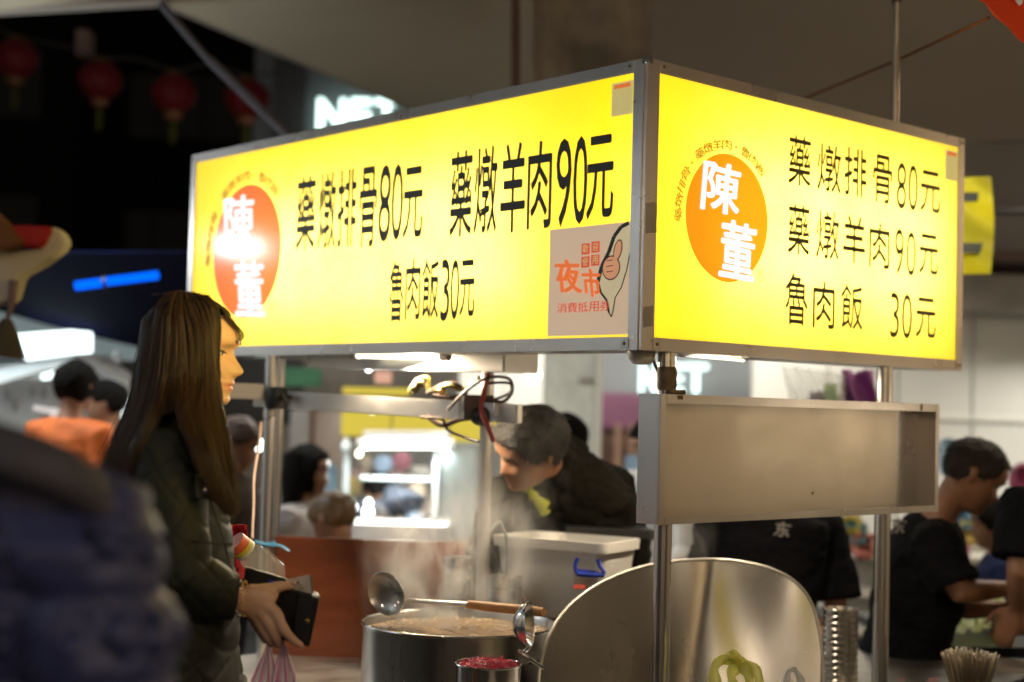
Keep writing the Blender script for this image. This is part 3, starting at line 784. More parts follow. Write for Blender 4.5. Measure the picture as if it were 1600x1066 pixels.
# small pot with pink ginger
gc = P(763, 1037, 3.60); g0 = V((gc.x, gc.y, 0))
t = thing('ginger_pot', V((gc.x, gc.y, CT)), 'small round steel tin of shredded pink ginger before the stock pot', 'tin')
part('body', t, M['steel_pol'], lambda q: q.lathe(g0, [(.001, CT), (.074, CT), (.077, CT+.01), (.078, gc.z-.004), (.081, gc.z), (.0765, gc.z+.001), (.0755, CT+.01)], 44), True)
part('rim', t, M['steel_pol'], lambda q: q.tube([g0+V((.0798*math.cos(a), .0798*math.sin(a), gc.z)) for a in [2*PI*i/64 for i in range(65)]], .0022, 6, cap=False), True)
GI = mat('pink_ginger', (.62, .10, .16), .35, 0, .5, 60, sub=0)
def shreds(q):
    random.seed(5)
    q.sheet(lambda a, b: g0+V((.075*b*math.cos(2*PI*a), .075*b*math.sin(2*PI*a), gc.z-.014+.014*(1-b)+.003*math.sin(40*b+9*a*6))), 24, 8)
    for i in range(170):
        a, rr = random.random()*2*PI, .068*random.random()**.5
        p = g0+V((rr*math.cos(a), rr*math.sin(a), gc.z-.006+.012*(1-rr/.08)+random.random()*.006))
        d = V((random.uniform(-1, 1), random.uniform(-1, 1), random.uniform(-.1, .7))).normalized()*.022
        e = V((random.uniform(-1, 1), random.uniform(-1, 1), random.uniform(-.4, .2)))*.006
        q.tube([p-d*.5, p+e*.4, p+d*.5+e], .0013, 4)
o_ = part('ginger_shreds', t, GI, shreds); o_['kind'] = 'stuff'
# big steel wind shield
def shield():
    t = thing('steel_wind_shield', P(1080, 1060, 3.95), 'big round-topped worn steel sheet standing behind the front post', 'wind shield')
    A_, B_ = P(842, 900, 3.76), P(1285, 900, 4.22)
    A_ = V((A_.x, A_.y, 0)); B_ = V((B_.x, B_.y, 0)); e = (B_-A_); ln = e.length; e.normalize(); n = e.cross(Z).normalized()
    pl = Plane(A_, e, n)
    top = [(841, 1078), (843, 1050), (849, 1020), (858, 994), (872, 968), (892, 944), (918, 923), (948, 906), (985, 891), (1030, 880), (1080, 875), (1130, 875), (1170, 880), (1205, 889), (1234, 903), (1256, 923), (1271, 950), (1280, 985), (1284, 1020), (1286, 1078)]
    top = cr_spline([V((*pl.hit(*p), 0)) for p in top], 4)
    top = [(p.x, p.y) for p in top]
    def at(a, z): 
        s = a/ln
        q0 = pl.at(a, z, 0)-CAM; ou = (-.16*math.sin(PI*max(0, min(1, s)))+.03*math.sin(s*9)*(z-CT)-.20*(z-CT)+.30*abs(a-ln*(.46+.30*(z-CT)))*(1-s)*(1 if a > ln*(.46+.30*(z-CT)) else .45))
        return CAM+q0*((ou-(CAM-pl.o).dot(pl.n))/q0.dot(pl.n))
    g = MB(); nz = 16; rows_ = []
    for a, z in top: rows_.append([at(a, CT+.002+(z-CT-.002)*k/nz) for k in range(nz+1)])
    vs = [p for r in rows_ for p in r]; w = nz+1
    g.add(vs, [(i*w+j, (i+1)*w+j, (i+1)*w+j+1, i*w+j+1) for i in range(len(rows_)-1) for j in range(nz)])
    g.build('sheet', M['steel_sheet'], t, True, auto=False)
    part('rolled_rim', t, M['steel_satin'], lambda q: q.tube([at(a, z) for a, z in top], .0045, 8), True)
shield()
# ladled things behind the pot: stacked bowls
M['bowl_steel'] = mat('bowl_steel', (.66, .63, .58), .24, 1, .06, 6)
def bowl_stack(px, y0, y1, d, w, n, label, base=None, name='bowl'):
    c = P(px, y1, d); zt = P(px, y0, d).z; r = w/2*d/FPX
    zb = c.z if base is None else base
    dz = (zt-zb)/n
    g0 = V((c.x, c.y, 0)); out = []
    for i in range(n):
        o = MB()
        z = zb+i*dz
        o.lathe(g0, [(.001, z+.001), (r*.90, z+.001), (r*.972, z+dz*.08), (r*.976, z+dz*.88), (r*.997, z+dz*.90), (r, z+dz*.93), (r*.985, z+dz*.98), (r*.93, z+dz*.96), (r*.90, z+dz*.4)], 32)
        b_ = o.build(name, M['bowl_steel'], None, True)
        out.append(b_)
    for i, b_ in enumerate(out):
        k = 'topmost' if i == n-1 else ('lowest' if i == 0 else None)
        ORD = ['second', 'third', 'fourth', 'fifth', 'sixth', 'seventh', 'eighth', 'ninth', 'tenth', 'eleventh', 'twelfth', 'thirteenth']
        tag(b_, f'{k} {name} of {label}' if k else f'{ORD[n-2-i]} {name} from the top of {label}', name, f'{name}s of {label}')
    return out
bowl_stack(1310, 950, 1170, 4.5, 55, 13, 'the tall stack right of the wind shield', CT)
bowl_stack(715, 870, 1000, 4.5, 52, 9, 'the stack in the steam')
bowl_stack(785, 899, 1010, 4.42, 58, 6, 'the short stack before the tub')
# tub with blue handle
def tub():
    t = thing('white_tub', P(855, 960, 4.5), 'large white plastic tub with a blue handle and small label', 'tub')
    y0, y1 = P(765, 845, 4.55), P(945, 860, 4.35)
    z_top, z_bot = P(860, 848, 4.35).z, P(860, 975, 4.35).z
    ex = V((y1.x-y0.x, y1.y-y0.y, 0)); e = ex.normalized(); n = V((e.y, -e.x, 0))
    o = V((y0.x, y0.y, 0)); D_ = .26
    def ring(z, inset, rr=.03):
        L_ = ex.length; pts = []
        for cx, cy, a0 in ((L_-rr-inset, -D_+rr+inset, -90), (L_-rr-inset, -rr-inset, 0), (rr+inset, -rr-inset, 90), (rr+inset, -D_+rr+inset, 180)):
            for k in range(5):
                a = R(a0+k*22.5); pts.append(o+e*(cx+rr*math.cos(a))-n*(cy+D_)*1+(-n)*(0)+(-n)*(rr*math.sin(a))+Z*z)
        return pts
    H = z_top-z_bot
    part('body', t, M['white_pl'], lambda q: q.loft([ring(z_bot, .035), ring(z_top-.03, .012), ring(z_top-.03, .002), ring(z_top, .0), ring(z_top, .012), ring(z_top-.04, .02), ring(z_bot+.01, .045)], True), True)
    def onface(px, py): return P(px, py, 4.32)
    part('handle', t, M['blue_pl'], lambda q: (q.tube(cr_spline([onface(903, 872), onface(899, 884), onface(903, 896), onface(925, 899), onface(943, 896), onface(937, 884), onface(934, 874)]), .006, 8), q.tube([onface(902, 897), onface(944, 899)], .007, 8)), True)
    lb = part('label', t, mat('label_paper', (.45, .40, .38), .5), lambda q: q.prism([P(898, 886, 4.335), P(936, 890, 4.335), P(931, 922, 4.335), P(895, 921, 4.335)], V((0, .002, 0))))
    part('label_print', lb, M['blue_pl'], lambda q: q.prism([P(901, 889, 4.33), P(930, 892, 4.33), P(929, 897, 4.33), P(900, 896, 4.33)], V((0, .002, 0))))
    part('label_print', lb, M['redink'], lambda q: q.prism([P(897, 914, 4.33), P(915, 914, 4.33), P(914, 920, 4.33), P(896, 920, 4.33)], V((0, .002, 0))))
tub()
t = thing('hooked_ladle', P(793, 860, 4.40), 'grey steel hook ladle hanging upright in the short bowl stack', 'ladle')
part('rod', t, mat('dull_zinc', (.30, .36, .34), .5, .6), lambda q: q.tube(cr_spline([P(764, 832, 4.38), P(772, 822, 4.39), P(781, 815, 4.40), P(786, 826, 4.40), P(792, 845, 4.40), P(792, 900, 4.40)]), .0042, 8), True)
o = part('white_cap_jar', None, M['white_pl'], lambda q: (q.lathe(P(877, 860, 4.65), [(.001, -.08), (.03, -.08), (.03, .02), (.016, .03), (.016, .045), (.001, .046)], 16),), True)
tag(o, 'small white capped jar behind the rim of the white tub', 'jar')
o = part('dark_tray', None, M['black_pl'], lambda q: q.box(P(885, 838, 4.7), V((.29, .05, -.01)), V((-.03, .25, 0)), Z*.03), bevel=.004)
tag(o, 'dark flat tray beside the white tub, below the cook', 'tray')
# chopsticks in a holder
def chop():
    c = P(1515, 1100, 4.2); g0 = V((c.x, c.y, 0)); zt = P(1515, 1020, 4.2).z
    t = thing('chopstick_holder', V((c.x, c.y, CT)), 'steel holder crammed with a fan of metal chopsticks', 'holder')
    part('cup', t, M['steel_pol'], lambda q: q.lathe(g0, [(.001, CT), (.045, CT), (.048, CT+.07), (.05, CT+.07), (.046, CT+.005)], 24), True)
    random.seed(3)
    CM = mat('chopstick_steel', (.58, .52, .42), .25, .95, .1, 10)
    for i in range(110):
        a = i*2.39996; rr = (i/110)**.5
        b0 = g0+V((.030*rr*math.cos(a), .030*rr*math.sin(a), CT+.006))
        tp = g0+V((.082*rr*math.cos(a), .075*rr*math.sin(a), zt+random.uniform(-.012, .008)+.006*(1-rr)))
        q = MB(); q.tube([b0, tp-(tp-b0).normalized()*.002, tp], [.0024, .0030, .0022], 6); q.build('chopstick', CM, t, True)
chop()
# plastic bags with loops
def bag_loops(pts_list, d, m, name, label, w=.016):
    t = thing(name, P(pts_list[0][0][0], pts_list[0][0][1], d), label, 'plastic bag')
    for pts in pts_list:
        q = MB(); pp_ = cr_spline([P(x, y, d+.01*math.sin(i*1.7)) for i, (x, y) in enumerate(pts)], 5)
        q.tube(pp_, [(w*(.8+.2*math.sin(i*.9)), w*.45) for i in range(len(pp_))], 10, right=V((1, 0, .3)))
        q.build('bag_loop', m, t, True)
    return t
YG = thin('yellow_green_film', (.80, .78, .24), (.8, .8, .25), .22, .3)
WF = thin('white_film', (.72, .74, .74), (.7, .7, .7), .15, .25)
t = bag_loops([[(1118, 1075), (1116, 1045), (1128, 1030), (1143, 1024), (1152, 1036), (1143, 1055), (1148, 1075)], [(1138, 1026), (1163, 1036), (1182, 1052), (1190, 1078)], [(1130, 1032), (1150, 1034), (1168, 1050), (1172, 1078)]], 3.6, YG, 'yellow_plastic_bag', 'translucent yellow green plastic bag loops at the foot of the wind shield', .017)
part('bag_body', t, YG, lambda q: q.sheet(lambda a, c: P(1105+a*95, 1066+c*70, 3.6-.06*math.sin(a*PI)+.01*math.sin(a*20)), 20, 8), True)
t = bag_loops([[(1228, 1075), (1232, 1050), (1240, 1046), (1250, 1060), (1254, 1078)]], 3.62, WF, 'white_plastic_bag', 'small white plastic bag right of the yellow green bag', .010)
part('bag_body', t, WF, lambda q: q.sheet(lambda a, c: P(1222+a*36, 1068+c*60, 3.62-.03*math.sin(a*PI)), 12, 6), True)
# tray of green film, basket, dark box on the right table
t = thing('side_table', P(1560, 1100, 5.6).xy.to_3d(), 'dark low table with green plastic at the lower right', 'table')
tz = P(1520, 1010, 5.4).z
part('table_top', t, M['black_pl'], lambda q: q.box(P(1425, 1010, 5.2)*1.0-Z*.03, V((1.1, .1, 0)), V((0, .9, 0)), Z*.03), bevel=.004)
for x_ in (.05, 1.0):
    part('leg', t, M['steel'], lambda q: q.tube([V((P(1425, 1010, 5.2).x+x_, 5.25, 0)), V((P(1425, 1010, 5.2).x+x_, 5.25, P(1425, 1010, 5.2).z-.03))], .015, 8), True)
GF = thin('green_film', (.50, .56, .22), (.5, .6, .2), .0, .3)
t = thing('green_plastic_bag', P(1530, 960, 5.6), 'crumpled light green plastic bag on the dark side table', 'plastic bag')
part('film', t, GF, lambda q: q.sheet(lambda a, c: P(1462+a*125, 1000-c*58, 5.3+.5*c)+V((0, 0, .05*noise.noise(V((a*5, c*4, 1)))+.015*noise.noise(V((a*16, c*14, 4)))+.04*math.sin(a*PI))), 36, 24), True)
t = thing('pink_basket', P(1570, 980, 5.1), 'small pinkish slotted basket at the edge of the side table', 'basket')
part('basket_body', t, mat('pink_plastic', (.55, .30, .24), .5), lambda q: [q.cbox(P(1552+i*8, 975, 5.1), .010, .01, .075) for i in range(7)]+[q.cbox(P(1576, 963+i*7, 5.09), .13, .01, .008) for i in range(5)])
o = part('steel_rail_plate', None, M['steel_satin'], lambda q: q.box(P(1556, 1052, 4.6), V((.3, .0, -.01)), V((0, .2, 0)), Z*.02), bevel=.002)
tag(o, 'short steel plate at the bottom right corner behind the chopsticks', 'plate')
o = part('pink_cloth', None, mat('pink_cloth', (.55, .22, .26), .8), lambda q: q.sheet(lambda a, c: P(1395+a*95, 1066-c*10, 4.7+c*.3)+V((0, 0, .01*math.sin(a*12))), 12, 4, .004), True)
tag(o, 'strip of pink cloth lying left of the chopsticks', 'cloth')

# bottle with orange cap, string, red cloth, blue tie
t = thing('plastic_bottle', P(392, 868, 3.5), 'clear plastic bottle with an orange and yellow cap by the woman wallet', 'bottle')
b0, b1 = P(367, 846, 3.45), P(418, 890, 3.5); dB = (b1-b0).normalized()
CL = thin('clear_plastic', (.6, .55, .5), (.6, .55, .5), .72, .08)
part('cap', t, mat('orange_plastic', (.80, .16, .08), .35), lambda q: q.tube([b0-dB*.0, b0+dB*.020], .026, 20), True)
part('ring', t, mat('yellow_plastic', (.75, .60, .06), .35), lambda q: q.tube([b0+dB*.0205, b0+dB*.030], .027, 20), True)
part('band', t, M['white_pl'], lambda q: q.tube([b0+dB*.0305, b0+dB*.038], .0275, 20), True)
part('bottle_body', t, CL, lambda q: q.tube([b0+dB*.0385, b0+dB*.05, b0+dB*.08, b0+dB*.13, b0+dB*.15], [.022, .030, .034, .034, .02], 20), True)
o = part('blue_tie', None, mat('blue_film', (.06, .25, .42), .4), lambda q: (q.tube(cr_spline([P(398, 846, 4.7), P(412, 850, 4.7), P(425, 852, 4.7), P(438, 853, 4.7), P(452, 861, 4.7)]), [(.008, .004)]*25, 8), q.tube(cr_spline([P(404, 858, 4.7), P(415, 852, 4.7), P(430, 848, 4.7)]), .006, 6)), True)
tag(o, 'blue plastic strip tied round the left post', 'plastic tie')
o = part('string', None, mat('pale_string', (.5, .35, .28), .7), lambda q: q.tube(cr_spline([P(408, 660, 4.7), P(404, 700, 4.6), P(397, 742, 4.5), P(396, 790, 4.4), P(394, 842, 4.3)]), .0035, 6), True)
tag(o, 'thin pale string hanging left of the left post', 'string')
o = part('red_cloth', None, mat('red_cloth', (.40, .02, .03), .8), lambda q: q.sheet(lambda a, c: P(352+a*34, 905-c*85, 3.6+.02*math.sin(a*7+c*5)), 8, 10, .004), True)
tag(o, 'red cloth hanging between the woman and the left post', 'cloth')
# cables
def cable(pts, r, m, label, d=None):
    o = part('cable', None, m, lambda q: q.tube(cr_spline([P(*p) for p in pts], 8), r, 8), True)
    return tag(o, label, 'cable')
RC = mat('red_cable', (.26, .03, .02), .45); BC = mat('brown_cable', (.06, .03, .02), .45); GC = mat('olive_cable', (.20, .17, .02), .45)
cable([(762, 585, 4.3), (757, 610, 4.28), (752, 640, 4.3), (762, 665, 4.28), (772, 690, 4.28)], .008, RC, 'dark red cable running down beside the rear post')
cable([(700, 640, 4.4), (735, 605, 4.3), (765, 590, 4.25), (795, 592, 4.3), (800, 612, 4.3), (785, 628, 4.3), (760, 622, 4.3)], .005, BC, 'dark brown cable looped to the right of the rear post')
cable([(770, 625, 4.35), (795, 615, 4.35), (797, 600, 4.35), (778, 598, 4.35), (760, 600, 4.35)], .004, BC, 'small inner loop of dark cable at the rear post')
cable([(640, 612, 4.5), (652, 595, 4.45), (668, 592, 4.45), (672, 612, 4.45), (700, 603, 4.4), (722, 608, 4.4), (748, 590, 4.35)], .007, GC, 'olive green cable bundled on top of the stall beam')
cable([(668, 615, 4.45), (690, 602, 4.42), (712, 600, 4.4), (728, 615, 4.4), (700, 622, 4.4), (676, 618, 4.4)], .006, BC, 'brown cable coil lying on the stall beam')
cable([(658, 652, 4.45), (690, 655, 4.4), (700, 672, 4.4), (728, 684, 4.35), (748, 690, 4.3)], .0045, BC, 'dark cable sagging below the stall beam')
cable([(668, 650, 4.45), (690, 664, 4.42), (720, 655, 4.4), (748, 652, 4.35)], .008, BC, 'thick dark cable clipped under the stall beam')
cable([(1020, 560, 3.75), (1030, 585, 3.74), (1045, 600, 3.73), (1052, 615, 3.7)], .004, BC, 'short dark wire at the top of the front post')
cable([(410, 640, 4.7), (414, 655, 4.7), (432, 645, 4.7), (440, 630, 4.75)], .002, BC, 'thin wire wound round the left post')
for i, (x, y) in enumerate(((648, 608), (690, 612), (655, 600))):
    o = part('cable_connector', None, GC if i != 1 else M['gold'], lambda q: q.lathe(P(x, y, 4.42), [(.001, -.012), (.012, -.010), (.014, 0), (.010, .012), (.001, .014)], 12, V((1, .2, .3))), True)
    tag(o, ['olive cable connector left of the coil', 'brass coloured cable connector in the coil', 'olive cable connector at the left end of the bundle'][i], 'connector')
# hanging bags top middle right
PUR = thin('purple_film', (.36, .13, .34), (.4, .15, .4), 0, .4); LIM = thin('lime_film', (.42, .66, .06), (.5, .8, .08), 0, .4)
for i, (x0, x1, y0, y1, m_, lb) in enumerate(((1312, 1368, 578, 634, PUR, 'purple bag with cut out handle hanging above the steel tray'), (1286, 1310, 600, 634, LIM, 'lime green bag hanging next to the purple bag'), (1264, 1288, 612, 634, PUR, 'small dark purple bag at the left of the lime bag'))):
    o = part('hanging_bag', None, m_, lambda q: q.sheet(lambda a, c: P(x0+(x1-x0)*(a*(1-.12*c)+.06*c), y1-(y1-y0)*c+(10 if (.3 < a < .7 and c > .9) else 0), 6.0+.03*math.sin(a*9+c*4)*(1-.3*c)), 20, 10, .01), True)
    tag(o, lb, 'plastic bag')
o = part('hanging_clear_bag', None, thin('clear_film', (.7, .7, .65), (.7, .7, .65), .55, .15), lambda q: q.sheet(lambda a, c: P(1240+80*a-20*c*(1-a), 650-80*c+15*a, 5.9+.05*math.sin(a*14+c*5)), 24, 12), True)
tag(o, 'clear plastic bag hanging left of the lime and purple bags', 'plastic bag')
o = part('white_jar', None, M['white_pl'], lambda q: q.lathe(P(1398, 640, 4.6), [(.001, -.03), (.02, -.03), (.02, .008), (.026, .009), (.026, .022), (.001, .023)], 20), True)
tag(o, 'white capped jar at the right post above the steel tray', 'jar')

# ================================================================== PEOPLE
SK = mat('skin', (.50, .27, .17), .45, 0, .08, 14, .12, 160, sub=.0)
def skin_mat(name, col, lip):
    m = mat(name, col, .45, 0, .07, 14, .10, 180, sub=.15)
    nt = m.node_tree; b = nt.nodes['Principled BSDF']
    src = b.inputs['Base Color'].links[0].from_socket
    at = nt.nodes.new('ShaderNodeAttribute'); at.attribute_name = 'tint'
    mx = nt.nodes.new('ShaderNodeMixRGB'); mx.inputs['Color2'].default_value = (*lip, 1)
    nt.links.new(at.outputs['Fac'], mx.inputs['Fac']); nt.links.new(src, mx.inputs['Color1']); nt.links.new(mx.outputs[0], b.inputs['Base Color'])
    return m
SKF = skin_mat('pale_skin', (.62, .37, .25), (.50, .12, .10))
SKM = skin_mat('tan_skin', (.30, .145, .08), (.28, .09, .07))
def interp(tab, z):
    if z <= tab[0][0]: return tab[0][1]
    for (a, x), (b, y) in zip(tab, tab[1:]):
        if z <= b: return x+(y-x)*(z-a)/(b-a)
    return tab[-1][1]
FRONT = [(-.118, .030), (-.112, .070), (-.104, .084), (-.096, .087), (-.087, .083), (-.078, .089), (-.072, .091), (-.069, .087), (-.063, .094), (-.055, .089), (-.045, .088), (-.03, .087), (-.01, .084), (.005, .085), (.018, .094), (.03, .096), (.05, .092), (.07, .078), (.085, .062), (.10, .038), (.108, .018), (.112, .002)]
BACK = [(-.118, .0), (-.105, -.01), (-.09, -.025), (-.06, -.052), (-.03, -.084), (0, -.098), (.03, -.102), (.06, -.096), (.085, -.075), (.10, -.048), (.108, -.025), (.112, -.004)]
WID = [(-.118, .012), (-.108, .028), (-.095, .040), (-.075, .052), (-.05, .062), (-.02, .069), (.01, .073), (.04, .075), (.065, .069), (.085, .054), (.10, .034), (.108, .018), (.112, .003)]
NOSE = [(-.056, 0), (-.050, .006), (-.045, .018), (-.038, .025), (-.030, .021), (-.02, .014), (-.008, .007), (.006, .001), (.014, 0)]
def g_(x, s): return math.exp(-(x/s)**2)
def head_pt(th, z, grow=0.0, hairf=None, male=0.0):
    f, bk, w = interp(FRONT, z), interp(BACK, z), interp(WID, z)*(1+.04*male)
    c, s = math.cos(th), math.sin(th)
    e = .82
    cx = math.copysign(abs(c)**e, c); sy = math.copysign(abs(s)**e, s)
    x = (f if c > 0 else -bk)*cx; y = w*sy
    if c > 0 and hairf is None:
        ns = .0095+.004*g_(z+.040, .012)
        x += interp(NOSE, z)*g_(y, ns)
        x += .004*g_(z+.040, .008)*(g_(y-.013, .006)+g_(y+.013, .006))
        x -= .013*g_(z-.000, .013)*(g_(y-.032, .017)+g_(y+.032, .017))
        x += .004*g_(z-.020, .008)*(g_(y-.028, .022)+g_(y+.028, .022))
        x -= .006*g_(z+.070, .02)*(1-g_(y, .030))
        x -= .0035*g_(z+.0695, .0022)*g_(y, .022)
        x += .003*g_(z+.03, .018)*(g_(abs(y)-.042, .018))
    if hairf is not None:
        h = hairf(th, z); k = 1+h/.085
        x *= k; y *= k
    return V((x, y, z))
class Head:
    def __init__(s, c, fwd, up=Z, sc_=1.0, male=0.0):
        f = V(fwd).normalized(); u = V(up); u = (u-f*u.dot(f)).normalized(); l = u.cross(f)
        s.c = V(c); s.m = Matrix((f, l, u)).transposed(); s.s = sc_; s.male = male
    def w(s, p): return s.c+s.m @ (V(p)*s.s)
    def inv(s, p): return (s.m.transposed() @ (V(p)-s.c))/s.s
    def add(s, mb, nz=56, nt=64):
        zs = [-.118+.230*((1-math.cos(PI*k/nz))/2*.35+k/nz*.65) for k in range(nz+1)]
        mb.loft([[s.w(head_pt(2*PI*j/nt, z, male=s.male)) for j in range(nt)] for z in zs], True)
    def hair(s, mb, f, nz=40, nt=48, bump=.0, seed=0, zmin=-.10):
        rings = []
        for k in range(nz+1):
            z = zmin+(.113-zmin)*k/nz; r = []
            for j in range(nt):
                th = 2*PI*j/nt
                p = head_pt(th, z, hairf=f)
                if k > nz*.7: p.z += f(th, z)*max(0, (k/nz-.7)/.3)
                if bump:
                    q = p*42+V((seed, 0, 0)); p = p*(1+bump*noise.noise(q))
                r.append(s.w(p))
            rings.append(r)
        mb.loft(rings, True)
def remeshed(mb, vox, smooth=2, name='m'):
    me = bpy.data.meshes.new(name); me.from_pydata([tuple(p) for p in mb.v], [], mb.f)
    o = link(bpy.data.objects.new(name, me))
    bm = bmesh.new(); bm.from_mesh(me); bmesh.ops.recalc_face_normals(bm, faces=bm.faces); bm.to_mesh(me); bm.free()
    m = o.modifiers.new('r', 'REMESH'); m.mode = 'VOXEL'; m.voxel_size = vox
    if smooth:
        s = o.modifiers.new('s', 'SMOOTH'); s.iterations = smooth; s.factor = .5
    dg = bpy.context.evaluated_depsgraph_get()
    r = bpy.data.meshes.new_from_object(o.evaluated_get(dg))
    bpy.data.objects.remove(o); bpy.data.meshes.remove(me)
    return r
def finish(me, name, m, parent, disp=None, tint=None):
    if disp:
        nrm = [v.normal.copy() for v in me.vertices]
        for v, n in zip(me.vertices, nrm): v.co += n*disp(v.co, n)
    if tint:
        a = me.attributes.new('tint', 'FLOAT', 'POINT')
        a.data.foreach_set('value', [tint(v.co) for v in me.vertices])
    if parent is not None: me.transform(wmat(parent).inverted())
    for p in me.polygons: p.use_smooth = True
    me.materials.clear(); me.materials.append(m); me.name = name
    o = link(bpy.data.objects.new(name, me)); o.parent = parent
    return o
def wrinkle(amp, sc_=9, fine=.3):
    def f(p, n):
        q = V((p.x*sc_*.8, p.y*sc_*.8, p.z*sc_*1.7))
        d = noise.noise(q+V((noise.noise(p*5)*1.5, 0, 0)))
        return amp*(d - .8*abs(noise.noise(q*2.1)))*1.0 + amp*fine*noise.noise(p*45)
    return f
def finger(q, pts, r0, r1):
    n = len(pts); q.tube(cr_spline(pts, 4), [r0+(r1-r0)*i/((n-1)*4)+.0007*math.cos(i*PI/2) for i in range((n-1)*4+1)], 12)
    q.ball(pts[-1], r1*.98, n=10)
def default_hand(q, wrist, d, side, s=1.0, curl=.35):
    """relaxed hand: wrist point, direction d of the fingers, side = direction of the thumb"""
    d = V(d).normalized(); t = (V(side)-d*V(side).dot(d)).normalized(); n = d.cross(t).normalized()
    c = V(wrist)
    q.tube([c-d*.02*s, c+d*.02*s, c+d*.05*s, c+d*.085*s], [(.026*s, .018*s), (.032*s, .016*s), (.041*s, .014*s), (.040*s, .012*s)], 14, right=t)
    for k, (o, ln) in enumerate(((.030, .072), (.010, .080), (-.010, .074), (-.029, .058))):
        b0 = c+d*.075*s+t*o*s; ln *= s
        p1 = b0+d*ln*.45; p2 = p1+(d*math.cos(curl)+n*math.sin(curl))*ln*.35; p3 = p2+(d*math.cos(curl*2)+n*math.sin(curl*2))*ln*.28
        finger(q, [b0, p1, p2, p3], .0095*s, .0070*s)
    b0 = c+d*.018*s+t*.022*s
    finger(q, [b0, b0+(d*.6+t*.7)*.035*s, b0+(d*.85+t*.75+n*.2)*.058*s, b0+(d*1.25+t*.8+n*.3)*.075*s], .0125*s, .0085*s)
def short_strands(o, head, m, count):
    me = o.data; mwx = wmat(o); rnd = random.Random(4); pts = []; nf = len(me.polygons); sizes = []; rad = []
    down = head.m @ V((.25, 0, -1))
    for _ in range(count):
        f = me.polygons[rnd.randrange(nf)]; c = mwx @ f.center; n = (mwx.to_3x3() @ f.normal)
        l = head.inv(c)
        if head.inv(c).length < .075: continue
        fl = (down+head.m @ V((.3*noise.noise(c*6), .4*noise.noise(c*6+V((5, 0, 0))), 0)))
        fl = (fl-n*fl.dot(n)).normalized(); ln = rnd.uniform(.009, .020)*head.s
        j = V((rnd.gauss(0, 1), rnd.gauss(0, 1), rnd.gauss(0, 1)))*.25
        for k in range(5):
            u_ = k/4; pts.append(c-n*.002+(n*(.22*u_)+(fl+j)*u_*.9-Z*.1*u_*u_)*ln); rad.append(.00045*(1-.6*u_))
        sizes.append(5)
    cu = bpy.data.hair_curves.new('hair_strands'); cu.add_curves(sizes)
    inv = mwx.inverted()
    cu.attributes['position'].data.foreach_set('vector', [x for p in pts for x in (inv @ p)])
    ra = cu.attributes.get('radius') or cu.attributes.new('radius', 'FLOAT', 'POINT'); ra.data.foreach_set('value', rad)
    cu.materials.append(m); ho = link(bpy.data.objects.new('hair_strands', cu)); ho.parent = o; ho['kind'] = 'stuff'
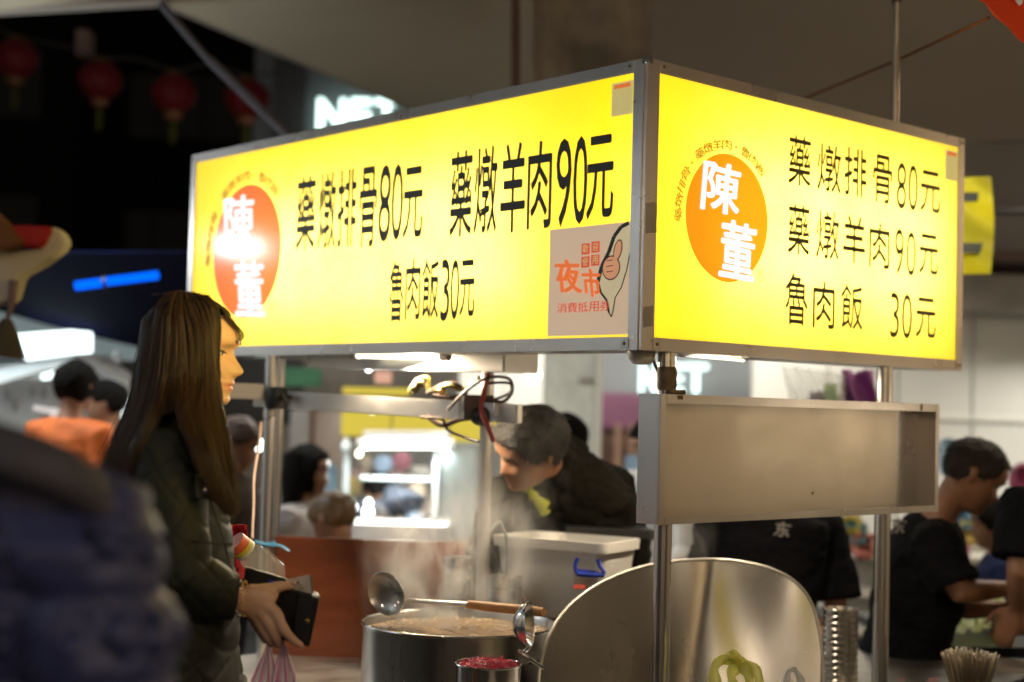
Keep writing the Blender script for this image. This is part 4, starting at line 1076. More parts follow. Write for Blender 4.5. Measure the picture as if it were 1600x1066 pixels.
def person(label, head, neck, sh, hip, arms, top_m, top=.018, sleeve=1.0, skin=None, legs=None, vox=.010, shoulder_w=.19, s=1.0, hair=None, hair_m=None, trousers=None, collar=None, collar_up=0, depth=.115, group=None, wr=.006, cloth='shirt', right=None, feetz=0.0, hem=.02):
    """head: Head; neck, hip: points; sh: right direction of the shoulders; arms: [(shoulder, elbow, wrist, handdir, thumbdir)]"""
    rt = V(right if right is not None else sh).normalized()
    neck, hip = V(neck), V(hip)
    t = thing('person', V((hip.x, hip.y, feetz)), label, 'person', group)
    q = MB(); head.add(q, 40 if vox > .006 else 64, 40 if vox > .006 else 80)
    hn = head.w((-.022, 0, -.055)); hs = head.s
    q.tube([hn+(hn-neck)*.05, hn.lerp(neck, .5), neck, neck.lerp(hip, .08)], [.052*hs, .050*hs, .060*hs, .075*hs], 18)
    # ears
    for e in (-1, 1):
        q.tube([head.w((-.004, e*.068, -.030)), head.w((-.008, e*.078, -.012)), head.w((-.014, e*.080, .008)), head.w((-.010, e*.072, .018))], [.006*hs, .011*hs, .012*hs, .006*hs], 8)
    fw = rt.cross((neck-hip).normalized())
    body = []
    tor = [(0, .075, .07), (.05, .115, .075), (.12, shoulder_w*.92, .092), (.25, shoulder_w*.90, depth), (.45, shoulder_w*.84, depth), (.65, shoulder_w*.74, depth*.88), (.85, shoulder_w*.84, depth*.98), (1.0, shoulder_w*.90, depth*1.02), (1.08, shoulder_w*.82, depth*.9)]
    L_ = hip-neck
    q.tube([neck+L_*f for f, a, b_ in tor], [(a*s*.93, b_*s*.93) for f, a, b_ in tor], 28, right=rt)
    legp = []
    for e in (-1, 1):
        hp = hip+rt*e*.095*s
        if legs: k_, a_ = legs[0 if e < 0 else 1]; k_, a_ = V(k_), V(a_)
        else: k_ = V((hp.x, hp.y, hip.z*.53+feetz)); a_ = V((hp.x, hp.y, feetz+.09))
        legp.append((hp, k_, a_))
        q.tube([hp+Z*.03, hp.lerp(k_, .35), k_, k_.lerp(a_, .35), a_], [.088*s, .080*s, .052*s, .054*s, .036*s], 16)
        fdir = V((fw.x, fw.y, 0)).normalized()
        q.tube([a_-fdir*.04-Z*.03, a_+fdir*.06-Z*.045, a_+fdir*.15-Z*.06], [.038*s, .036*s, .028*s], 12)
    for (a0, a1, a2, hd, td) in arms:
        a0, a1, a2 = V(a0), V(a1), V(a2)
        q.tube([neck.lerp(a0, .35)-Z*.02, a0, a0.lerp(a1, .3), a0.lerp(a1, .75), a1, a1.lerp(a2, .3), a1.lerp(a2, .8), a2], [.055*s, .054*s, .048*s, .042*s, .039*s, .040*s, .030*s, .026*s], 16)
        if callable(hd): hd(q)
        elif hd is not None: default_hand(q, a2, hd, td, s)
    me = remeshed(q, vox, 2)
    def tint(p):
        l = head.inv(p)
        if l.x < .05 or l.length > .2: return 0.0
        lip = g_(l.z+.0705, .0085)*g_(l.y, .021)*(1 if l.x > .078 else 0)
        return min(1, lip*1.1)
    finish(me, 'body', skin or SKM, t, None, tint)
    # top
    q = MB(); o = top
    q.tube([neck-L_*.035, neck+L_*.01]+[neck+L_*f for f, a, b_ in tor[1:]]+[neck+L_*(1.08+hem)], [(.052*s+o*.6, .055*s+o*.6), (.078*s+o, .068*s+o)]+[(a*s+o, b_*s+o) for f, a, b_ in tor[1:]]+[(shoulder_w*.84*s+o, depth*s+o)], 32, right=rt)
    if collar_up: q.tube([neck, neck.lerp(hn, collar_up*.6), neck.lerp(hn, collar_up)], [.088*s, .078*s, .072*s], 20)
    for (a0, a1, a2, hd, td) in arms:
        a0, a1, a2 = V(a0), V(a1), V(a2)
        if sleeve >= 1:
            end = a1.lerp(a2, min(1, sleeve-1+.0)) if sleeve < 2 else a2
            pts = [neck.lerp(a0, .35)-Z*.025, a0, a0.lerp(a1, .4), a1, a1.lerp(end, .5), end]; rr = [.055, .062, .055, .050, .046, .040]
        else:
            end = a0.lerp(a1, sleeve); pts = [neck.lerp(a0, .35)-Z*.025, a0, a0.lerp(end, .5), end]; rr = [.055, .062, .060, .062]
        q.tube(pts, [r*s+o for r in rr], 18)
    me = remeshed(q, vox*.9, 3)
    tp = finish(me, cloth, top_m, t, wrinkle(wr))
    # trousers
    q = MB()
    q.tube([hip-L_.normalized()*.06, hip+Z*-.02, hip-Z*.10*s], [(shoulder_w*.86*s, depth*s*1.02), (shoulder_w*.90*s, depth*s*1.06), (shoulder_w*.86*s, depth*s)], 24, right=rt)
    for hp, k_, a_ in legp: q.tube([hp, hp.lerp(k_, .4), k_, a_+Z*.02], [.096*s, .088*s, .068*s, .055*s], 18)
    finish(remeshed(q, max(vox*1.2, .010), 2), 'trousers', trousers or M['trouser'], t, wrinkle(.005))
    if hair:
        for e in (-1, 1):
            part('eye', t, M['black_pl'], lambda q: q.tube(cr_spline([head.w((.062, e*.044, -.001)), head.w((.0725, e*.033, .002)), head.w((.068, e*.020, -.001))]), [(.0035*hs, .002*hs)]*13, 8, right=Z), True)
            part('eyebrow', t, hair_m or M['hair'], lambda q: q.tube(cr_spline([head.w((.0745, e*.050, .021)), head.w((.089, e*.034, .027)), head.w((.0965, e*.015, .022))]), [(.0045*hs, .0018*hs)]*13, 8, right=Z), True)
        q = MB(); head.hair(q, hair, bump=.05, seed=hip.x*9)
        hm_ = finish(remeshed(q, vox*.6 if vox > .006 else .004, 1), 'hair', hair_m or M['hair'], t, lambda p, n: .002*noise.noise(p*90))
        if vox < .0095: short_strands(hm_, head, hair_m or M['hair'], 7000)
    if collar: collar(t)
    return t
M['trouser'] = mat('dark_trousers', (.025, .027, .035), .85)
M['hair'] = mat('black_hair', (.006, .005, .004), .9, 0, .4, 60, .5, 200)
M['hair_brown'] = mat('dark_brown_hair', (.035, .020, .010), .42, 0, .35, 40, .4, 160, stretch=(1, 1, .2))
def short_hair(line=.055, side=.0, back=-.05, th_=.012):
    def f(th, z):
        a = abs((th+PI) % (2*PI)-PI)      # 0 front .. pi back
        lim = line+(side-line)*min(1, max(0, (a-.7)/.6)) if a < 1.5 else side+(back-side)*min(1, (a-1.5)/.6)
        k = max(0, min(1, (z-lim)/.014+.5))
        return -.012+k*(th_+.012)
    return f
def coarse_arms(neck, rt, fw, sw, down=.30, bend=.2, s=1.0):
    out = []
    for e in (-1, 1):
        a0 = neck+rt*e*sw-Z*.055; a1 = a0+rt*e*.04-Z*down*s; a2 = a1+fw*bend*s-Z*.14*s
        out.append((a0, a1, a2, (fw-Z*.4), Z-rt*e*.3))
    return out
def bystander(label, px, py, d, face, hh=1.0, top_m=None, hair=None, hair_m=None, sleeve=2, skin=None, lean=V((0, 0, 0)), sit=False, vox=.014, up=Z, group=None, trunk=.52, cloth='shirt', sw=.19, wr=.006, hip=None, arms=None, top=.018):
    hc = P(px, py, d); f = V(face).normalized(); fh = V((f.x, f.y, 0)).normalized()
    rt = fh.cross(Z).normalized()
    hd = Head(hc, f, up, hh, 1)
    neck = hc-Z*.155*hh-fh*.035*hh+V(lean)*.25
    hp = V(hip) if hip is not None else neck-Z*trunk*hh+V(lean)
    s = hh
    legs = None
    if sit:
        legs = [(hp+rt*e*.1+fh*.42, V(((hp+rt*e*.1+fh*.42).x, (hp+rt*e*.1+fh*.42).y, .09))) for e in (-1, 1)]
    return person(label, hd, neck, rt, hp, arms if arms is not None else coarse_arms(neck, rt, fh, sw*.95*s, s=s), top_m, sleeve=sleeve, skin=skin or SKM, hair=hair or short_hair(), hair_m=hair_m, vox=vox, legs=legs, s=s, group=group, shoulder_w=sw, cloth=cloth, wr=wr, top=top)

M['jacket'] = mat('quilted_black_jacket', (.015, .016, .010), .6, 0, .15, 30, .25, 420, spec=.3)
M['puffer'] = mat('navy_puffer', (.023, .029, .108), .5, 0, .1, 12, .1, 60, sheen=.1)
M['puffer_hood'] = mat('grey_hood', (.055, .052, .068), .7, 0, .15, 12)
M['blacktee'] = mat('black_tshirt', (.007, .007, .009), .9, 0, .2, 14)
M['cookjacket'] = mat('cook_jacket', (.012, .010, .006), .9, 0, .3, 6)
M['orange_tee'] = mat('orange_tshirt', (.72, .15, .02), .7)
M['white_top'] = mat('grey_white_top', (.42, .38, .37), .8)
M['lime_collar'] = mat('lime_collar', (.42, .44, .02), .6)

# ------------------------------------------------------------------ the woman with the wallet
def woman():
    D = 3.07
    fwd = V((.995, -.03, -.05)).normalized()
    hc = P(300.5, 547, D)
    H = Head(hc, fwd, Z, 1.0, 0)
    neck = P(282, 668, D+.0)
    hip = P(288, 1085, D)
    rt = V((fwd.x, fwd.y, 0)).normalized().cross(Z)
    shR, elR, wrR = P(262, 712, 2.93), P(282, 905, 2.88), P(368, 938, 2.93)
    shL, elL, wrL = P(280, 712, 3.24), P(300, 905, 3.26), P(318, 1085, 3.2)
    def hand(q):
        # palm (back of the hand towards the camera), from the wrist to the knuckles
        w = P(368, 937, 2.935)
        q.tube([P(352, 935, 2.93), w, P(388, 938, 2.94), P(404, 944, 2.945), P(418, 953, 2.95)], [(.024, .017), (.023, .016), (.030, .016), (.036, .016), (.037, .015)], 20, right=(P(400, 905, 2.94)-P(385, 985, 2.96)))
        q.tube([P(385, 925, 2.94), P(410, 928, 2.95), P(430, 940, 2.955)], [.014, .020, .014], 14)
        # thumb over the top of the wallet
        finger(q, [P(392, 925, 2.945), P(415, 922, 2.955), P(436, 917, 2.965), P(455, 915, 2.975)], .0155, .0085)
        # index
        finger(q, [P(415, 945, 2.945), P(432, 960, 2.940), P(444, 984, 2.935), P(458, 1000, 2.945), P(470, 1009, 2.955)], .0145, .0072)
        finger(q, [P(408, 955, 2.945), P(421, 975, 2.940), P(431, 995, 2.945), P(436, 1008, 2.965)], .0140, .0080)
        finger(q, [P(400, 960, 2.950), P(410, 980, 2.950), P(420, 998, 2.955), P(424, 1007, 2.975)], .0130, .0075)
        finger(q, [P(391, 958, 2.965), P(400, 976, 2.970), P(409, 992, 2.975), P(414, 1002, 2.99)], .0115, .0068)
    t = person('young woman in a dark quilted jacket with very long hair holding a wallet', H, neck, rt, hip,
               [(shR, elR, wrR, hand, None), (shL, elL, wrL, (0, 0, -1), (1, 0, 0))], M['jacket'], sleeve=1.0, skin=SKF, vox=.0036, shoulder_w=.150, depth=.078, trousers=M['trouser'], cloth='under_layer')
    # remove the generic layer; the jacket is built below
    for ch in list(t.children):
        if ch.name.startswith('under_layer'): bpy.data.objects.remove(ch)
    q = MB()
    def el(px0, px1, y, dh, dc=D): 
        c = P((px0+px1)/2, y, dc); return c, (abs(P(px1, y, dc).x-P(px0, y, dc).x)/2, dh)
    secs = [el(252, 318, 655, .065), el(236, 328, 680, .12), el(220, 336, 710, .165), el(208, 352, 760, .175), el(204, 360, 830, .172), el(204, 366, 900, .172), el(204, 370, 960, .175), el(206, 372, 1020, .185), el(206, 378, 1080, .19), el(206, 380, 1130, .19)]
    q.tube([c for c, _ in secs], [r for _, r in secs], 40, right=V((1, 0, 0)))
    q.tube([P(290, 700, 3.02), shR, shR.lerp(elR, .4), shR.lerp(elR, .8), elR, elR.lerp(wrR, .35), elR.lerp(wrR, .70), P(357, 930, 2.925)], [.065, .078, .072, .066, .064, .060, .054, .047], 26)
    q.tube([P(290, 700, 3.12), shL, shL.lerp(elL, .5), elL, elL.lerp(wrL, .5), elL.lerp(wrL, .82)], [.065, .076, .066, .062, .056, .048], 22)
    me = remeshed(q, .0055, 3)
    axis0 = elR; 
    def quilt(p, n):
        w = wrinkle(.0050, 8, .1)(p, n)
        a = p.x*.9+p.z*.8+.02*noise.noise(p*6); b_ = p.x*.9-p.z*.8+p.y*.1+.02*noise.noise(p*6+V((3, 0, 0)))
        s_ = .062
        da = abs((a/s_) % 1-.5)*s_; db = abs((b_/s_) % 1-.5)*s_
        da = min(da, .03); 
        l = max(math.exp(-(da/.0035)**2), math.exp(-(db/.0035)**2))
        puff = .0022*math.cos(PI*min(1, da/.031))*-1
        return w-.0030*l
    finish(me, 'jacket', M['jacket'], t, quilt)
    # cuff, collar, pocket flap, seams
    part('collar', t, M['jacket'], lambda q: q.tube([P(283, 668, D), P(288, 645, D), P(292, 632, D)], [(.062, .066), (.058, .062), (.060, .064)], 28, right=V((1, 0, 0)), cap=False), True)
    part('cuff', t, M['jacket'], lambda q: q.tube([P(348, 930, 2.92), P(366, 932, 2.928)], [.049, .0455], 28, cap=False), True)
    part('hem_band', t, M['jacket'], lambda q: q.tube([P(292, 1070, D), P(292, 1076, D)], [(.119, .195)]*2, 40, right=V((1, 0, 0))), True)
    JF = mat('olive_flap', (.030, .031, .015), .6)
    def flap(q):
        c = [(304, 742, 2.850), (331, 748, 2.862), (350, 760, 2.882), (352, 789, 2.882), (330, 783, 2.858), (306, 778, 2.846)]
        q.prism([P(*p) for p in c], V((0, .014, 0)))
    f_ = part('pocket_flap', t, JF, flap, bevel=.0015)
    part('button', f_, M['steel_pol'], lambda q: q.lathe(P(321, 767, 2.850), [(.001, -.0015), (.0055, -.001), (.006, .0), (.006, .003)], 16, V((0, 1, 0))), True)
    part('seam', t, JF, lambda q: (q.tube([P(297, 843, 2.840), P(325, 848, 2.850), P(362, 850, 2.880)], .0018, 6), q.tube(cr_spline([P(306, 712, 2.90), P(320, 760, 2.885), P(345, 830, 2.88), P(358, 880, 2.885)]), .0016, 6)), True)
    # eyes, brow, lashes
    EW = mat('eye_white', (.75, .72, .68), .15, var=.02); IR = mat('iris', (.02, .012, .008), .08)
    for e in (-1, 1):
        ey = part('eyeball', t, EW, lambda q: q.ball(H.w((.0585, e*.031, -.001)), .0122, n=20), True)
        part('iris', ey, IR, lambda q: q.ball(H.w((.0655, e*.031, -.0035)), .0062, .0062, .0062, n=16), True)
        part('eyelid', t, SKF, lambda q: q.tube(cr_spline([H.w((.054, e*.047, -.001)), H.w((.0655, e*.040, .0045)), H.w((.0705, e*.031, .0055)), H.w((.069, e*.021, .003)), H.w((.064, e*.015, -.003))]), .0028, 8), True)
        part('eyelashes', t, M['black_pl'], lambda q: [q.tube([H.w((.0675+.0007*k, e*(.043-.0026*k), .001)), H.w((.0750+.0008*k, e*(.0455-.0026*k), -.003))], [.0007, .0002], 4) for k in range(8)]+[q.tube(cr_spline([H.w((.056, e*.048, -.002)), H.w((.0675, e*.040, .0022)), H.w((.0725, e*.031, .0025)), H.w((.071, e*.022, .001))]), .0012, 6)])
        part('eyebrow', t, M['hair_brown'], lambda q: q.tube(cr_spline([H.w((.0735, e*.050, .021)), H.w((.0845, e*.038, .026)), H.w((.0925, e*.026, .025)), H.w((.0965, e*.015, .021))]), [(.0030, .0014)]*19, 8, right=Z), True)
    # hair: closed mass below, strands on top
    HM = M['hair_w']
    # guides as (px, py, depth offset) from root to tip; near side
    G = [
     [(306, 461, -.02), (338, 478, -.070), (358, 500, -.080), (368, 516, -.074), (371, 527, -.066)],
     [(304, 459, -.03), (327, 474, -.076), (336, 505, -.086), (334, 560, -.088), (338, 620, -.100), (349, 690, -.125), (360, 750, -.165), (367, 806, -.178)],
     [(298, 458, -.03), (314, 480, -.080), (325, 520, -.092), (327, 570, -.098), (328, 630, -.125), (338, 700, -.165), (350, 760, -.192), (360, 812, -.188)],
     [(290, 457, -.03), (300, 485, -.084), (312, 530, -.098), (314, 590, -.105), (310, 640, -.150), (324, 700, -.205), (340, 760, -.210), (354, 800, -.200)],
     [(284, 456, -.03), (284, 487, -.086), (288, 540, -.100), (286, 600, -.115), (290, 650, -.190), (312, 705, -.215), (332, 755, -.215), (348, 792, -.205)],
     [(276, 457, -.03), (266, 490, -.084), (264, 545, -.096), (258, 600, -.105), (242, 650, -.150), (222, 700, -.165), (204, 750, -.150), (194, 800, -.130)],
     [(270, 459, -.03), (252, 492, -.074), (246, 550, -.082), (238, 610, -.085), (222, 660, -.100), (202, 710, -.110), (186, 760, -.095), (178, 810, -.08)],
     [(262, 462, -.02), (240, 498, -.052), (232, 555, -.058), (222, 615, -.058), (206, 665, -.062), (188, 710, -.06), (174, 760, -.05), (168, 810, -.04)],
     [(256, 466, .0), (232, 504, -.02), (224, 560, -.02), (213, 620, -.02), (197, 668, -.015), (180, 712, -.01), (168, 765, .0), (162, 812, .0)],
    ]
    def gp(g, mirror=False):
        return [P(x, y, D+(-o if mirror else o)) for x, y, o in g]
    near = [gp(g) for g in G]
    far = [gp(g, True) for g in G[1:]]
    def resample(pts, n):
        c = cr_spline(pts, 8); ls = [0]
        for a, b_ in zip(c, c[1:]): ls.append(ls[-1]+(b_-a).length)
        out = []; k = 0
        for i in range(n):
            tl = ls[-1]*i/(n-1)
            while k < len(ls)-2 and ls[k+1] < tl: k += 1
            f = (tl-ls[k])/max(1e-9, ls[k+1]-ls[k]); out.append(c[k].lerp(c[k+1], min(1, f)))
        return out
    NP = 26
    near_r = [resample(g, NP) for g in near]; far_r = [resample(g, NP) for g in far]
    back_r = far_r[::-1]
    allg = near_r[1:]+back_r          # ring from the face edge round the back to the far face edge
    q = MB()
    H.hair(q, lambda th, z: (lambda a: -.012+.0195*max(0, min(1, (z-(.070 if a < .75 else (.070-(a-.75)*.30)))/.02+.5)))(abs((th+PI) % (2*PI)-PI)), nz=44, nt=56, zmin=-.10)
    for gr in (near_r, far_r):
        for g in gr[1:]:
            for k in range(1): q.tube([p+(hc-p)*.0 for p in g[2:-3]], [.014]*2+[.016]*(NP-9)+[.012, .006], 8)
    for ga, gb in list(zip(near_r[1:5], near_r[2:6]))+list(zip(near_r[5:], near_r[6:])):
        m_ = [a.lerp(b_, .5) for a, b_ in zip(ga, gb)]
        if ga is near_r[4]: m_ = m_[:15]
        q.tube(m_[2:-3] if len(m_) > 14 else m_[2:], .013, 8)
    q.tube([P(262, 500, D), P(262, 560, D), P(255, 620, D), P(235, 690, D+.02), P(205, 760, D+.03), P(195, 810, D+.02)], [(.055, .075), (.062, .085), (.062, .085), (.045, .09), (.03, .075), (.02, .05)], 20, right=V((1, 0, 0)))
    me = remeshed(q, .005, 3)
    hair = finish(me, 'hair', HM, t, lambda p, n: .0012*noise.noise(V((p.x*160, p.y*160, p.z*12)))-.002)
    # strands
    random.seed(21)
    pts, sizes, rad = [], [], []
    def emit(g0, g1, n, lift, spread, rmin, tipj=.05, nmax=NP):
        for _ in range(n):
            f = random.random(); ph = random.random()*6.28; amp = random.random()**2*spread
            ln = 1-random.random()**2*.22-tipj*random.random(); m = 26
            off = V((random.gauss(0, 1), random.gauss(0, 1), random.gauss(0, .3)))*spread*.5
            wv = random.uniform(.6, 1.6)
            L0 = []
            for i in range(m):
                s_ = i/(m-1)*ln*(nmax-1); k = min(NP-2, int(s_)); ff = s_-k
                p = g0[k].lerp(g0[k+1], ff).lerp(g1[k].lerp(g1[k+1], ff), f)
                u_ = i/(m-1)
                cl = .016*noise.noise(V((f*6+g0[0].x*9, u_*1.8, 3.1)))
                p = p+off*(u_**1.2*1.6+.15)+V((0, -1, 0))*lift*(1-.3*u_)+V((cl*.6, -cl, 0))*1.0
                p = p+V((math.sin(ph+u_*5*wv), math.cos(ph+u_*4*wv), 0))*amp*u_*.5
                L0.append(p)
            pts.extend(L0); sizes.append(m)
            rad.extend([rmin*(1-.65*(i/(m-1))**2) for i in range(m)])
    for ga, gb in list(zip(near_r[1:5], near_r[2:6]))+list(zip(near_r[5:], near_r[6:])):
        if ga is near_r[4]: emit(ga, gb, 1300, .012, .007, .00036, nmax=16)
        else: emit(ga, gb, 2300, .013, .007, .00036)
    emit(near_r[4], near_r[4], 600, .014, .009, .00038); emit(near_r[5], near_r[5], 600, .014, .009, .00038)
    emit(near_r[1], near_r[1], 260, .008, .010, .00040)
    for ga, gb in zip(far_r, far_r[1:]): emit(ga, gb, 130, -.010, .010, .00045)
    emit(near_r[8], far_r[-1], 1000, .0, .014, .00040, .12)
    # bangs
    emit(near_r[0], near_r[1], 300, .010, .004, .0004, nmax=9)
    for k in range(70):
        f = random.random(); j = random.uniform(-1, 1)
        c = [P(308+f*12, 461+f*5, D-.03), P(340+j*4, 478+3*j, D-.06+.02*f), P(362+j*3, 500+f*8, D-.055+.03*f), P(376-6*f+j*2, 514+8*f, D-.045+.03*f), P(382-9*f+j*2, 524+4*j, D-.04+.03*f), P(378-8*f+j*3, 533-3*j, D-.04+.03*f)]
        c = resample(c, 16); pts.extend(c); sizes.append(16); rad.extend([.00042*(1-.7*i/15) for i in range(16)])
    # flyaways
    for k in range(380):
        g = random.choice(near_r[1:]); i0 = random.randint(0, 8); sp = random.uniform(.004, .016)
        d_ = V((random.uniform(-1, .6), -.5, random.uniform(-.2, 1)))*sp
        c = [g[min(NP-1, i0+int(i*.9))]+d_*math.sin(PI*i/16)+V((0, -.010, 0)) for i in range(16)]
        pts.extend(c); sizes.append(16); rad.extend([.00025]*16)
    for k in range(60):
        a = random.uniform(245, 330); c0 = P(a, 457+abs(a-288)*.12, D-.02*random.random())
        c = [c0+V((-.012*i/9, 0, .006*math.sin(i/9*2.4)*((k*37) % 10)/10-.001*i/9)) for i in range(10)]
        pts.extend(c); sizes.append(10); rad.extend([.00025]*10)
    cu = bpy.data.hair_curves.new('hair_strands'); cu.add_curves(sizes)
    inv = wmat(hair).inverted()
    flat = [x for p in pts for x in (inv @ p)]
    cu.attributes['position'].data.foreach_set('vector', flat)
    ra = cu.attributes.get('radius') or cu.attributes.new('radius', 'FLOAT', 'POINT')
    ra.data.foreach_set('value', rad)
    SM = mat('hair_strands', (.04, .02, .01), .44, 0, .1, 5, spec=.35)
    nt = SM.node_tree; hi = nt.nodes.new('ShaderNodeHairInfo'); rp = nt.nodes.new('ShaderNodeValToRGB')
    rp.color_ramp.elements[0].color = (.009, .005, .003, 1); rp.color_ramp.elements[1].color = (.105, .056, .026, 1)
    nt.links.new(hi.outputs['Random'], rp.inputs['Fac']); nt.links.new(rp.outputs['Color'], nt.nodes['Principled BSDF'].inputs['Base Color'])
    cu.materials.append(SM)
    ho = link(bpy.data.objects.new('hair_strands', cu)); ho.parent = hair; ho['kind'] = 'stuff'
    NM = mat('nail', (.72, .45, .36), .2)
    part('fingernail', t, NM, lambda q: q.ball(P(458.5, 911.5, 2.968), .0062, .0022, .0040, 14), True)
    part('fingernail', t, NM, lambda q: q.ball(P(468.5, 1004.5, 2.949), .0055, .0020, .0042, 14, rot=Matrix.Rotation(.7, 3, 'Y')), True)
    # bracelets
    for k, (x, m_, r_, wd) in enumerate(((374, M['steel_pol'], .0033, .0), (382, M['gold'], .0022, .3))):
        b_ = thing('bracelet', P(x, 938, 2.93), ['chunky silver chain bracelet round the woman right wrist', 'fine gold chain bracelet nearest the woman hand'][k], 'bracelet')
        n = 26
        def ch(q):
            for i in range(n):
                a = 2*PI*i/n
                c = P(x+2*math.sin(a), 936, 2.935)+V((0, .024*math.sin(a), .034*math.cos(a)))
                tdir = V((0, .024*math.cos(a), -.034*math.sin(a))).normalized()
                q.ball(c, r_, r_*.8, r_*1.3, 8, rot=Matrix.Rotation(a+(i % 2)*.8, 3, 'X'))
        part('links', b_, m_, ch, True)['kind'] = 'stuff'
    # wallet
    w = thing('wallet', P(440, 955, 3.0), 'open black leather wallet with a gold stud in the woman hand', 'wallet')
    part('cover', w, M['black_lea'], lambda q: q.prism([P(*p) for p in ((424, 915, 2.985), (498, 931, 2.965), (496, 950, 2.967), (483, 1011, 2.975), (436, 1000, 2.99), (428, 960, 2.99))], V((0, .012, 0))), bevel=.002)
    part('cover', w, M['black_lea'], lambda q: q.prism([P(*p) for p in ((383, 886, 3.02), (446, 904, 3.02), (498, 929, 3.0), (480, 1005, 3.01), (400, 978, 3.03), (372, 962, 3.03))], V((0, .010, 0))), bevel=.002)
    part('strap', w, M['black_lea'], lambda q: q.prism([P(*p) for p in ((467, 926, 2.958), (496, 933, 2.957), (482, 1008, 2.965), (456, 1001, 2.968))], V((0, .005, 0))), bevel=.0015)
    part('stud', w, M['gold'], lambda q: q.lathe(P(479.5, 970, 2.958), [(.001, -.004), (.004, -.0035), (.0055, -.0015), (.0055, .002)], 18, V((0, 1, 0))), True)
    part('card', w, M['blue_pl'], lambda q: q.prism([P(*p) for p in ((420, 907, 3.012), (430, 908, 3.012), (430, 916, 3.012), (420, 915, 3.012))], V((0, .002, 0))))
    bn = thing('banknote', P(470, 915, 2.98), 'folded pale banknote sticking out of the black wallet', 'banknote')
    part('paper', bn, mat('note_paper', (.58, .50, .46), .7, 0, .12, 60), lambda q: q.prism([P(*p) for p in ((446, 906, 2.99), (484, 898, 2.985), (488, 928, 2.985), (460, 922, 2.99))], V((0, .0015, 0))))
    part('paper_edge', bn, mat('olive_paper', (.30, .28, .15), .7), lambda q: q.prism([P(*p) for p in ((484, 898, 2.984), (487, 898, 2.98), (490, 930, 2.98), (488, 929, 2.984))], V((0, .0015, 0))))
    part('print', bn, M['black_pl'], lambda q: [q.prism([P(x, y, 2.982), P(x+dx, y-.3, 2.982), P(x+dx, y+dy, 2.982), P(x, y+dy, 2.982)], V((0, .0005, 0))) for x, y, dx, dy in ((463.5, 909, 3, 4), (469, 914, 1.6, 1.8), (472.5, 918.5, 1.6, 1.8), (469.5, 919, 1.2, 1.2))])
    # pink striped bag
    bg = thing('striped_plastic_bag', P(430, 1060, 2.97), 'translucent white plastic bag with pink stripes hanging from the woman hand', 'plastic bag')
    SB = thin('pink_striped_film', (.72, .66, .68), (.7, .62, .66), .10, .25, stripes=(.55, .18, .42))
    def bagpart(name, x_top, y_top, xs0, xs1, dd, seed):
        q = MB(); nu, nv = 48, 22; vals = []
        for i in range(nu+1):
            for j in range(nv+1):
                a, c = i/nu, j/nv
                yy = y_top+c*(1190-y_top)
                w_ = min(1, (yy-y_top)/62.0)**.9; 
                if yy > 1066: w_ += (yy-1066)/400
                cx = x_top+(((xs0+xs1)/2)-x_top)*min(1, (yy-y_top)/62)
                x = cx+(xs1-xs0)/2*w_*(2*a-1)
                dp = dd+.016*math.sin(a*19+seed+1.2*math.sin(c*3))*(.3+w_*.7)-.02*w_*math.sin(a*PI)
                q.v.append(P(x, yy, dp)); vals.append(.5+.5*math.sin(a*PI*7+seed))
        w2 = nv+1
        q.f = [(i*w2+j, (i+1)*w2+j, (i+1)*w2+j+1, i*w2+j+1) for i in range(nu) for j in range(nv)]; q.m = [0]*len(q.f)
        o = q.build(name, SB, bg, True, auto=False)
        at = o.data.attributes.new('stripe', 'FLOAT', 'POINT'); at.data.foreach_set('value', vals)
    bagpart('bag_handle', 420, 1003, 391, 436, 2.975, 0)
    bagpart('bag_handle', 442, 999, 424, 466, 2.955, 2)
    return t
M['hair_w'] = mat('long_dark_hair', (.014, .008, .005), .65, 0, .35, 40, .0, 160, stretch=(1, 1, .1), spec=.2)
woman()

# ------------------------------------------------------------------ cooks and customers
def motif(t, x, y, d):
    q = MB(); plq = Plane(V((0, d, 0)), V((1, 0, 0)), V((0, -1, 0)))
    put_px(q, plq, '东', x-12, x+12, y-11, y+11, out=0, shifts=((0, 0), (.05, 0), (0, .05), (.05, .05)), shear=.3, warp=.05)
    q.build('printed_emblem', mat('grey_print', (.35, .33, .30), .8), t)
def cook():
    hd = Head(P(828, 700, 4.60), V((-.80, -.38, -.42)), V((.28, -.25, .90)), 1.10, 1)
    neck = P(884, 722, 4.86); hip = P(915, 985, 5.30); rt = V((-.80, .60, 0))
    arms = [(P(795, 782, 4.78), P(765, 875, 4.72), P(800, 935, 4.55), (.3, -.6, -.6), (0, 0, 1)),
            (P(955, 762, 5.08), P(985, 865, 5.05), P(930, 950, 4.8), (-.5, -.6, -.4), (0, 0, 1))]
    hf = short_hair(.058, -.005, -.055, .016)
    def collar(t):
        q = MB(); q.tube(cr_spline([P(812, 748, 4.72), P(828, 768, 4.66), P(845, 790, 4.66), P(853, 803, 4.68)]), [(.010, .005), (.014, .006), (.018, .006)]*6+[(.016, .006)], 10, right=V((1, 0, .5))); q.build('collar', M['lime_collar'], t, True)
        q = MB(); q.prism([P(838, 772, 4.66), P(860, 785, 4.70), P(848, 806, 4.67), P(836, 790, 4.66)], V((0, .01, 0))); q.build('collar', M['lime_collar'], t)
    person('cook in a dark jacket with lime collar bending over the steaming pots', hd, neck, rt, hip, arms, M['cookjacket'], sleeve=2, vox=.008, s=1.05, shoulder_w=.215, depth=.14, hair=hf, hair_m=mat('greying_hair', (.022, .018, .013), .7, 0, .5, 70, .5, 200), collar=collar, right=rt, wr=.012, cloth='jacket', top=.028, collar_up=.75)
cook()
